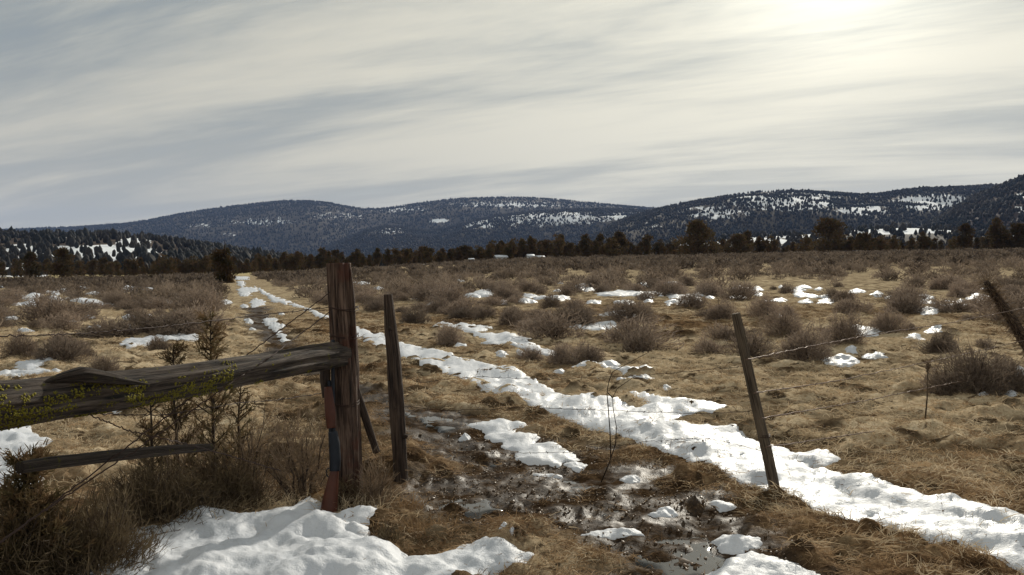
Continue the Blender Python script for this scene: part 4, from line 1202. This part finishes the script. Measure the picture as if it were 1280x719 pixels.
# ------------------------------------------------------------------ hills, built at their real distances
def gauss(px, py, lst):
    s = np.zeros(px.shape)
    for cx, cy, sx, sy, a in lst:
        s = np.maximum(s, a * np.exp(-((px - cx) / sx) ** 2 - ((py - cy) / sy) ** 2))
    return s
def tree_scatter(name, P3, hs, wk, lab, mat):
    n = len(P3); S = 6
    a = np.linspace(0, 2 * np.pi, S, endpoint=False)
    j1 = rng.uniform(.55, 1.15, (n, S)); j2 = rng.uniform(.5, 1.1, (n, S)); ph = rng.uniform(0, 6.28, (n, 1))
    W = (hs * wk * rng.uniform(.7, 1.25, n))[:, None]
    lo = np.stack([np.cos(a + ph) * W * j1 * .5, np.sin(a + ph) * W * j1 * .5, hs[:, None] * rng.uniform(.08, .34, (n, S))], -1)
    mi = np.stack([np.cos(a + ph + .4) * W * j2 * .42, np.sin(a + ph + .4) * W * j2 * .42, hs[:, None] * rng.uniform(.45, .8, (n, S))], -1)
    top = np.stack([rng.normal(0, .04, n) * hs, rng.normal(0, .04, n) * hs, hs], -1)[:, None]
    bot = np.zeros((n, 1, 3)); bot[:, 0, 2] = -hs * .15
    V = np.concatenate([lo, mi, top, bot], 1) + P3[:, None, :]
    k = np.arange(S); q = (k + 1) % S
    T = np.concatenate([np.stack([k, q, S + k], -1), np.stack([q, S + q, S + k], -1), np.stack([S + k, S + q, np.full(S, 2 * S)], -1), np.stack([q, k, np.full(S, 2 * S + 1)], -1)])
    Fc = (T[None] + (np.arange(n) * (2 * S + 2))[:, None, None]).reshape(-1, 3)
    tag(link(name, make_mesh(name, V.reshape(-1, 3), [Fc], mat)), lab, 'forest', kind='stuff')

def hill(name, sky, y0, yr, base, snow, ntree, thmin, thmax, col, seed, lab, rough=.12, thin=.96, w=.75, crest=.0):
    sky = np.array(sky, float)
    pxs = np.linspace(sky[0, 0], sky[-1, 0], 260); ys = np.concatenate([np.linspace(y0, yr, 60), np.linspace(yr * 1.015, yr * 1.35, 16)])
    def height(px, y):
        sp = np.interp(px, sky[:, 0], sky[:, 1])
        # soften the corners of the traced skyline
        sp = (sp + np.interp(px - 14, sky[:, 0], sky[:, 1]) + np.interp(px + 14, sky[:, 0], sky[:, 1])) / 3
        x = (px - 640) / F * y
        zr = EYE + (HOR - sp) / F * yr - .8 * thmin
        t = (y - y0) / (yr - y0)
        prof = np.where(t <= 1, smooth(np.clip(t, 0, 1)) * .55 + .45 * np.clip(t, 0, 1), 1 - .8 * np.clip(t - 1, 0, 2))
        sc = (yr - y0) / 5
        nz = (fbm(x / sc, y / sc, seed, 4) - .5) * rough * (zr - base) * np.sin(np.pi * np.clip(t, 0, 1)) * 2.2
        return x, base + (zr - base) * prof + nz
    PX, Y = np.meshgrid(pxs, ys)
    X, Z = height(PX, Y)
    qx, qy = project(X, Y, Z)
    sn = np.maximum(gauss(qx, qy, [(a_, b_, c_ * 1.25, d_ * 1.3, e_ * 1.15) for a_, b_, c_, d_, e_ in snow]), .20)
    ny, nx = X.shape; idx = np.arange(nx * ny).reshape(ny, nx)
    Q = np.stack([idx[:-1, :-1], idx[:-1, 1:], idx[1:, 1:], idx[1:, :-1]], -1).reshape(-1, 4)
    o = link(name, make_mesh(name, np.stack([X, Y, Z], -1).reshape(-1, 3), [Q], m_hill(name + '_soil', *col), {'snow': sn.ravel()}, True)); tag(o, lab, 'hill', kind='structure')
    # trees
    px = rng.uniform(sky[0, 0], sky[-1, 0], ntree * 2); t = rng.uniform(0, 1, ntree * 2) ** .8 * 1.02
    y = y0 + (yr - y0) * t
    x, z = height(px, y)
    a, b = project(x, y, z)
    s = gauss(a, b, snow)
    s = gauss(a, b, [(a_, b_, c_ * 1.25, d_ * 1.3, e_ * 1.15) for a_, b_, c_, d_, e_ in snow])
    sc_ = yr / 60
    keep = rng.random(len(px)) > np.clip(s * thin * (.45 + 1.0 * smooth((fbm(x / sc_, y / sc_, seed + 5, 3) - .42) / .16)), .0, .97) + .35 * smooth((fbm(x / sc_, y / sc_ * .6, seed + 6, 3) - .58) / .08)
    x, y, z = x[keep][:ntree], y[keep][:ntree], z[keep][:ntree]
    hs = rng.uniform(thmin, thmax, len(x)) * np.where(rng.random(len(x)) < .06, 1.35, 1)
    tree_scatter(name.replace('hill', 'forest') if 'hill' in name else name + '_forest', np.stack([x, y, z], 1), hs, w, 'dark juniper and pine forest covering the ' + name.replace('_', ' '), M['juniper_far'])

soil = ((.060, .050, .040), (.10, .085, .065))
hill('far_hill', [(-500, 300), (-150, 290), (0, 287), (100, 283), (170, 278), (230, 266), (300, 256), (350, 251), (400, 251), (440, 259), (470, 262), (520, 254), (570, 248), (640, 246), (700, 249), (760, 255), (820, 261), (900, 266), (1100, 275), (1300, 285)],
     3000, 5200, 10, [(330, 277, 70, 8, .42), (290, 293, 20, 4, .42), (640, 256, 110, 6, .48), (500, 262, 60, 6, .45), (420, 270, 60, 8, .4), (250, 282, 40, 5, .4), (550, 276, 12, 2.5, .8)], 52000, 7, 13, soil, 701, 'long far blue ridge along the horizon')
hill('middle_hill', [(330, 335), (400, 312), (440, 294), (470, 283), (500, 282), (530, 290), (560, 284), (600, 273), (640, 266), (700, 262), (760, 260), (820, 263), (880, 270), (960, 290), (1040, 330)],
     2300, 3700, 8, [(690, 273, 95, 11, .58), (490, 289, 38, 8, .44), (800, 272, 60, 8, .6), (600, 280, 40, 7, .55)], 30000, 6, 11, soil, 702, 'middle spur with speckled snow below the far ridge')
hill('right_hill', [(700, 330), (760, 280), (800, 266), (840, 257), (880, 249), (920, 242), (960, 238), (1000, 238), (1040, 240), (1080, 244), (1105, 242), (1135, 237), (1200, 234), (1250, 231), (1330, 226), (1700, 240)],
     1350, 2600, 8, [(985, 252, 85, 14, .62), (1165, 253, 45, 9, .9), (890, 266, 55, 10, .52), (1080, 262, 40, 9, .6), (820, 285, 40, 10, .4)], 34000, 5, 9, soil, 703, 'right hill with snow showing between its trees')
hill('steep_hill', [(1120, 300), (1150, 284), (1185, 264), (1205, 250), (1225, 240), (1245, 234), (1260, 226), (1280, 219), (1330, 203), (1450, 190), (1900, 200)],
     850, 1600, 8, [(1278, 262, 14, 6, .62), (1275, 245, 10, 4, .6)], 14000, 5, 8.5, ((.05, .036, .032), (.07, .05, .042)), 704, 'dark steep wooded hillside rising at the right edge')
hill('bench_hill', [(740, 318), (800, 308), (850, 300), (900, 296), (960, 292), (1010, 290), (1050, 285), (1130, 281), (1190, 284), (1230, 291), (1300, 290), (1500, 292)],
     520, 950, 7.5, [(1110, 286, 95, 6, 1.0), (1000, 296, 60, 5, .6), (950, 302, 40, 6, .7), (860, 305, 60, 8, .6), (1275, 292, 25, 6, .8)], 1700, 4.5, 7.5, soil, 705, 'low bench with a bright snow band below the right hill', thin=.8)
hill('low_hill', [(-500, 280), (-200, 288), (0, 291), (150, 291), (200, 297), (260, 306), (330, 317), (400, 326), (520, 334)],
     380, 850, 1.5, [(120, 317, 80, 9, .95), (40, 312, 40, 9, .62), (168, 303, 22, 6, .8), (90, 298, 50, 5, .42), (20, 330, 30, 10, .7)], 3300, 4.5, 8, ((.06, .04, .03), (.09, .065, .045)), 706, 'low wooded hill with bright snow gaps at the left', thin=.85)
# woodland on the flat between the plain and the hills
n = 9000
a = np.radians(rng.uniform(-42, 42, n)); r = np.sqrt(rng.uniform(300 ** 2, 1500 ** 2, n)); x = r * np.sin(a); y = r * np.cos(a)
k = fbm(x / 80, y / 80, 91, 3) > .36; pxx = 640 + F * x / y
k &= ~((pxx > 560) & (r < 420) & (rng.random(n) < .5)) & ~((pxx < 420) & (r > 420)) & ~((pxx > 780) & ((r > 420) | (rng.random(n) < .88))) & ~((pxx < 140) & (rng.random(n) < .75))
x, y = x[k], y[k]
tree_scatter('woodland', np.stack([x, y, Hs(x, y)], 1), rng.uniform(3.8, 6.5, len(x)), .8, 'juniper woodland on the flat behind the tree line', M['juniper_far'])

# ------------------------------------------------------------------ air
def haze():
    x, y0, y1, z0, z1 = 9300, -9300, 9300, -5.0, 700.
    V = [(i, j, k) for i in (-x, x) for j in (y0, y1) for k in (z0, z1)]
    me = make_mesh('haze', V, [np.array([(0, 1, 3, 2), (4, 6, 7, 5), (0, 4, 5, 1), (2, 3, 7, 6), (0, 2, 6, 4), (1, 5, 7, 3)])])
    m = bpy.data.materials.new('distant_air'); m.use_nodes = True; t = NT(m.node_tree)
    v = t.n('ShaderNodeVolumePrincipled'); o = t.n('ShaderNodeOutputMaterial'); t.l(v.outputs[0], o.inputs['Volume'])
    v.inputs['Color'].default_value = (.36, .54, 1.0, 1); v.inputs['Density'].default_value = 4.8e-5; v.inputs['Anisotropy'].default_value = 0
    me.materials.append(m); h = link('haze', me); tag(h, 'thin bluish air over the plain and hills', 'haze', kind='stuff')
haze()

# ------------------------------------------------------------------ light and sky
AZ = math.radians(22.5); EL = math.radians(22.5)
S = Vector((math.sin(AZ) * math.cos(EL), math.cos(AZ) * math.cos(EL), math.sin(EL)))
sun = bpy.data.lights.new('sun', 'SUN'); sun.energy = 3.2; sun.angle = math.radians(1.2); sun.color = (1, .93, .80)
so = bpy.data.objects.new('sun', sun); SC.collection.objects.link(so); so.rotation_euler = S.to_track_quat('Z', 'Y').to_euler()

w = bpy.data.worlds.new('World'); SC.world = w; w.use_nodes = True
t = NT(w.node_tree)
out = t.n('ShaderNodeOutputWorld'); bg = t.n('ShaderNodeBackground'); bg.inputs['Strength'].default_value = .1; t.l(bg.outputs[0], out.inputs[0])
sky = t.n('ShaderNodeTexSky', sky_type='NISHITA'); sky.sun_disc = False; sky.sun_elevation = EL; sky.sun_rotation = AZ
tc = t.n('ShaderNodeTexCoord').outputs['Generated']
sep = t.n('ShaderNodeSeparateXYZ'); t.l(tc, sep.inputs[0])
zc = t.math('ADD', t.math('MAXIMUM', sep.outputs['Z'], 0.0), .10)
comb = t.n('ShaderNodeCombineXYZ'); t.l(t.math('DIVIDE', sep.outputs['X'], zc), comb.inputs[0]); t.l(t.math('DIVIDE', sep.outputs['Y'], zc), comb.inputs[1])
pl = comb.outputs[0]                                     # the cloud layer seen as a level sheet overhead
plr = t.mapping(pl, (1, 1, 1), (0, 0, math.radians(28)))
m1 = t.mapping(plr, (.26, 1.0, 1), (0, 0, 0), (2.1, .7, 0))
m2 = t.mapping(t.mapping(pl, (1, 1, 1), (0, 0, math.radians(20))), (.6, 2.6, 1), (0, 0, 0), (5.3, 1.7, 0))
c1 = t.noise(m1, .80, 8, .58, .6); c2 = t.noise(m2, .9, 8, .66, .9)
cl = t.math('ADD', t.math('MULTIPLY', c1, .76), t.math('MULTIPLY', c2, .24))
dot = t.n('ShaderNodeVectorMath', operation='DOT_PRODUCT'); t.l(tc, dot.inputs[0]); dot.inputs[1].default_value = S
dp = t.math('MAXIMUM', dot.outputs['Value'], 0)
glow = t.math('ADD', t.math('MULTIPLY', t.math('POWER', dp, 150), 8.5), t.math('MULTIPLY', t.math('POWER', dp, 9), 2.6))
thick = t.step(cl, .40, .62)
cloud = t.mix(thick, (2.45, 2.75, 2.85), (5.5, 5.25, 4.4))
hz = t.step(sep.outputs['Z'], .30, .02)
cloud = t.mix(t.math('MULTIPLY', hz, .55), cloud, (5.4, 5.1, 4.3))
gl = t.n('ShaderNodeVectorMath', operation='SCALE'); gl.inputs[0].default_value = (1.0, .97, .80); t.l(t.math('MULTIPLY', glow, t.math('ADD', .62, t.math('MULTIPLY', thick, .5))), gl.inputs['Scale'])
addn = t.n('ShaderNodeVectorMath', operation='ADD'); t.l(cloud, addn.inputs[0]); t.l(gl.outputs[0], addn.inputs[1])
cover = t.step(cl, .28, .45)
fin = t.mix(t.math('ADD', t.math('MULTIPLY', cover, .12), .87), sky.outputs[0], addn.outputs[0])
t.l(fin, bg.inputs['Color'])

# ------------------------------------------------------------------ camera
cam = bpy.data.cameras.new('camera'); cam.sensor_width = 36; cam.lens = F / 1280 * 36; cam.clip_end = 30000; cam.clip_start = .05
co = bpy.data.objects.new('camera', cam); SC.collection.objects.link(co); co.location = (0, 0, EYE)
co.rotation_euler = (math.radians(90) + PITCH, 0, 0)
SC.camera = co
SC.view_settings.view_transform = 'Standard'; SC.view_settings.look = 'None'; SC.view_settings.gamma = 1; SC.view_settings.exposure = .28
SC.cycles.use_denoising = True
SC.cycles.max_bounces = 6; SC.cycles.diffuse_bounces = 3; SC.cycles.glossy_bounces = 3; SC.cycles.transmission_bounces = 3
SC.cycles.sample_clamp_indirect = 6
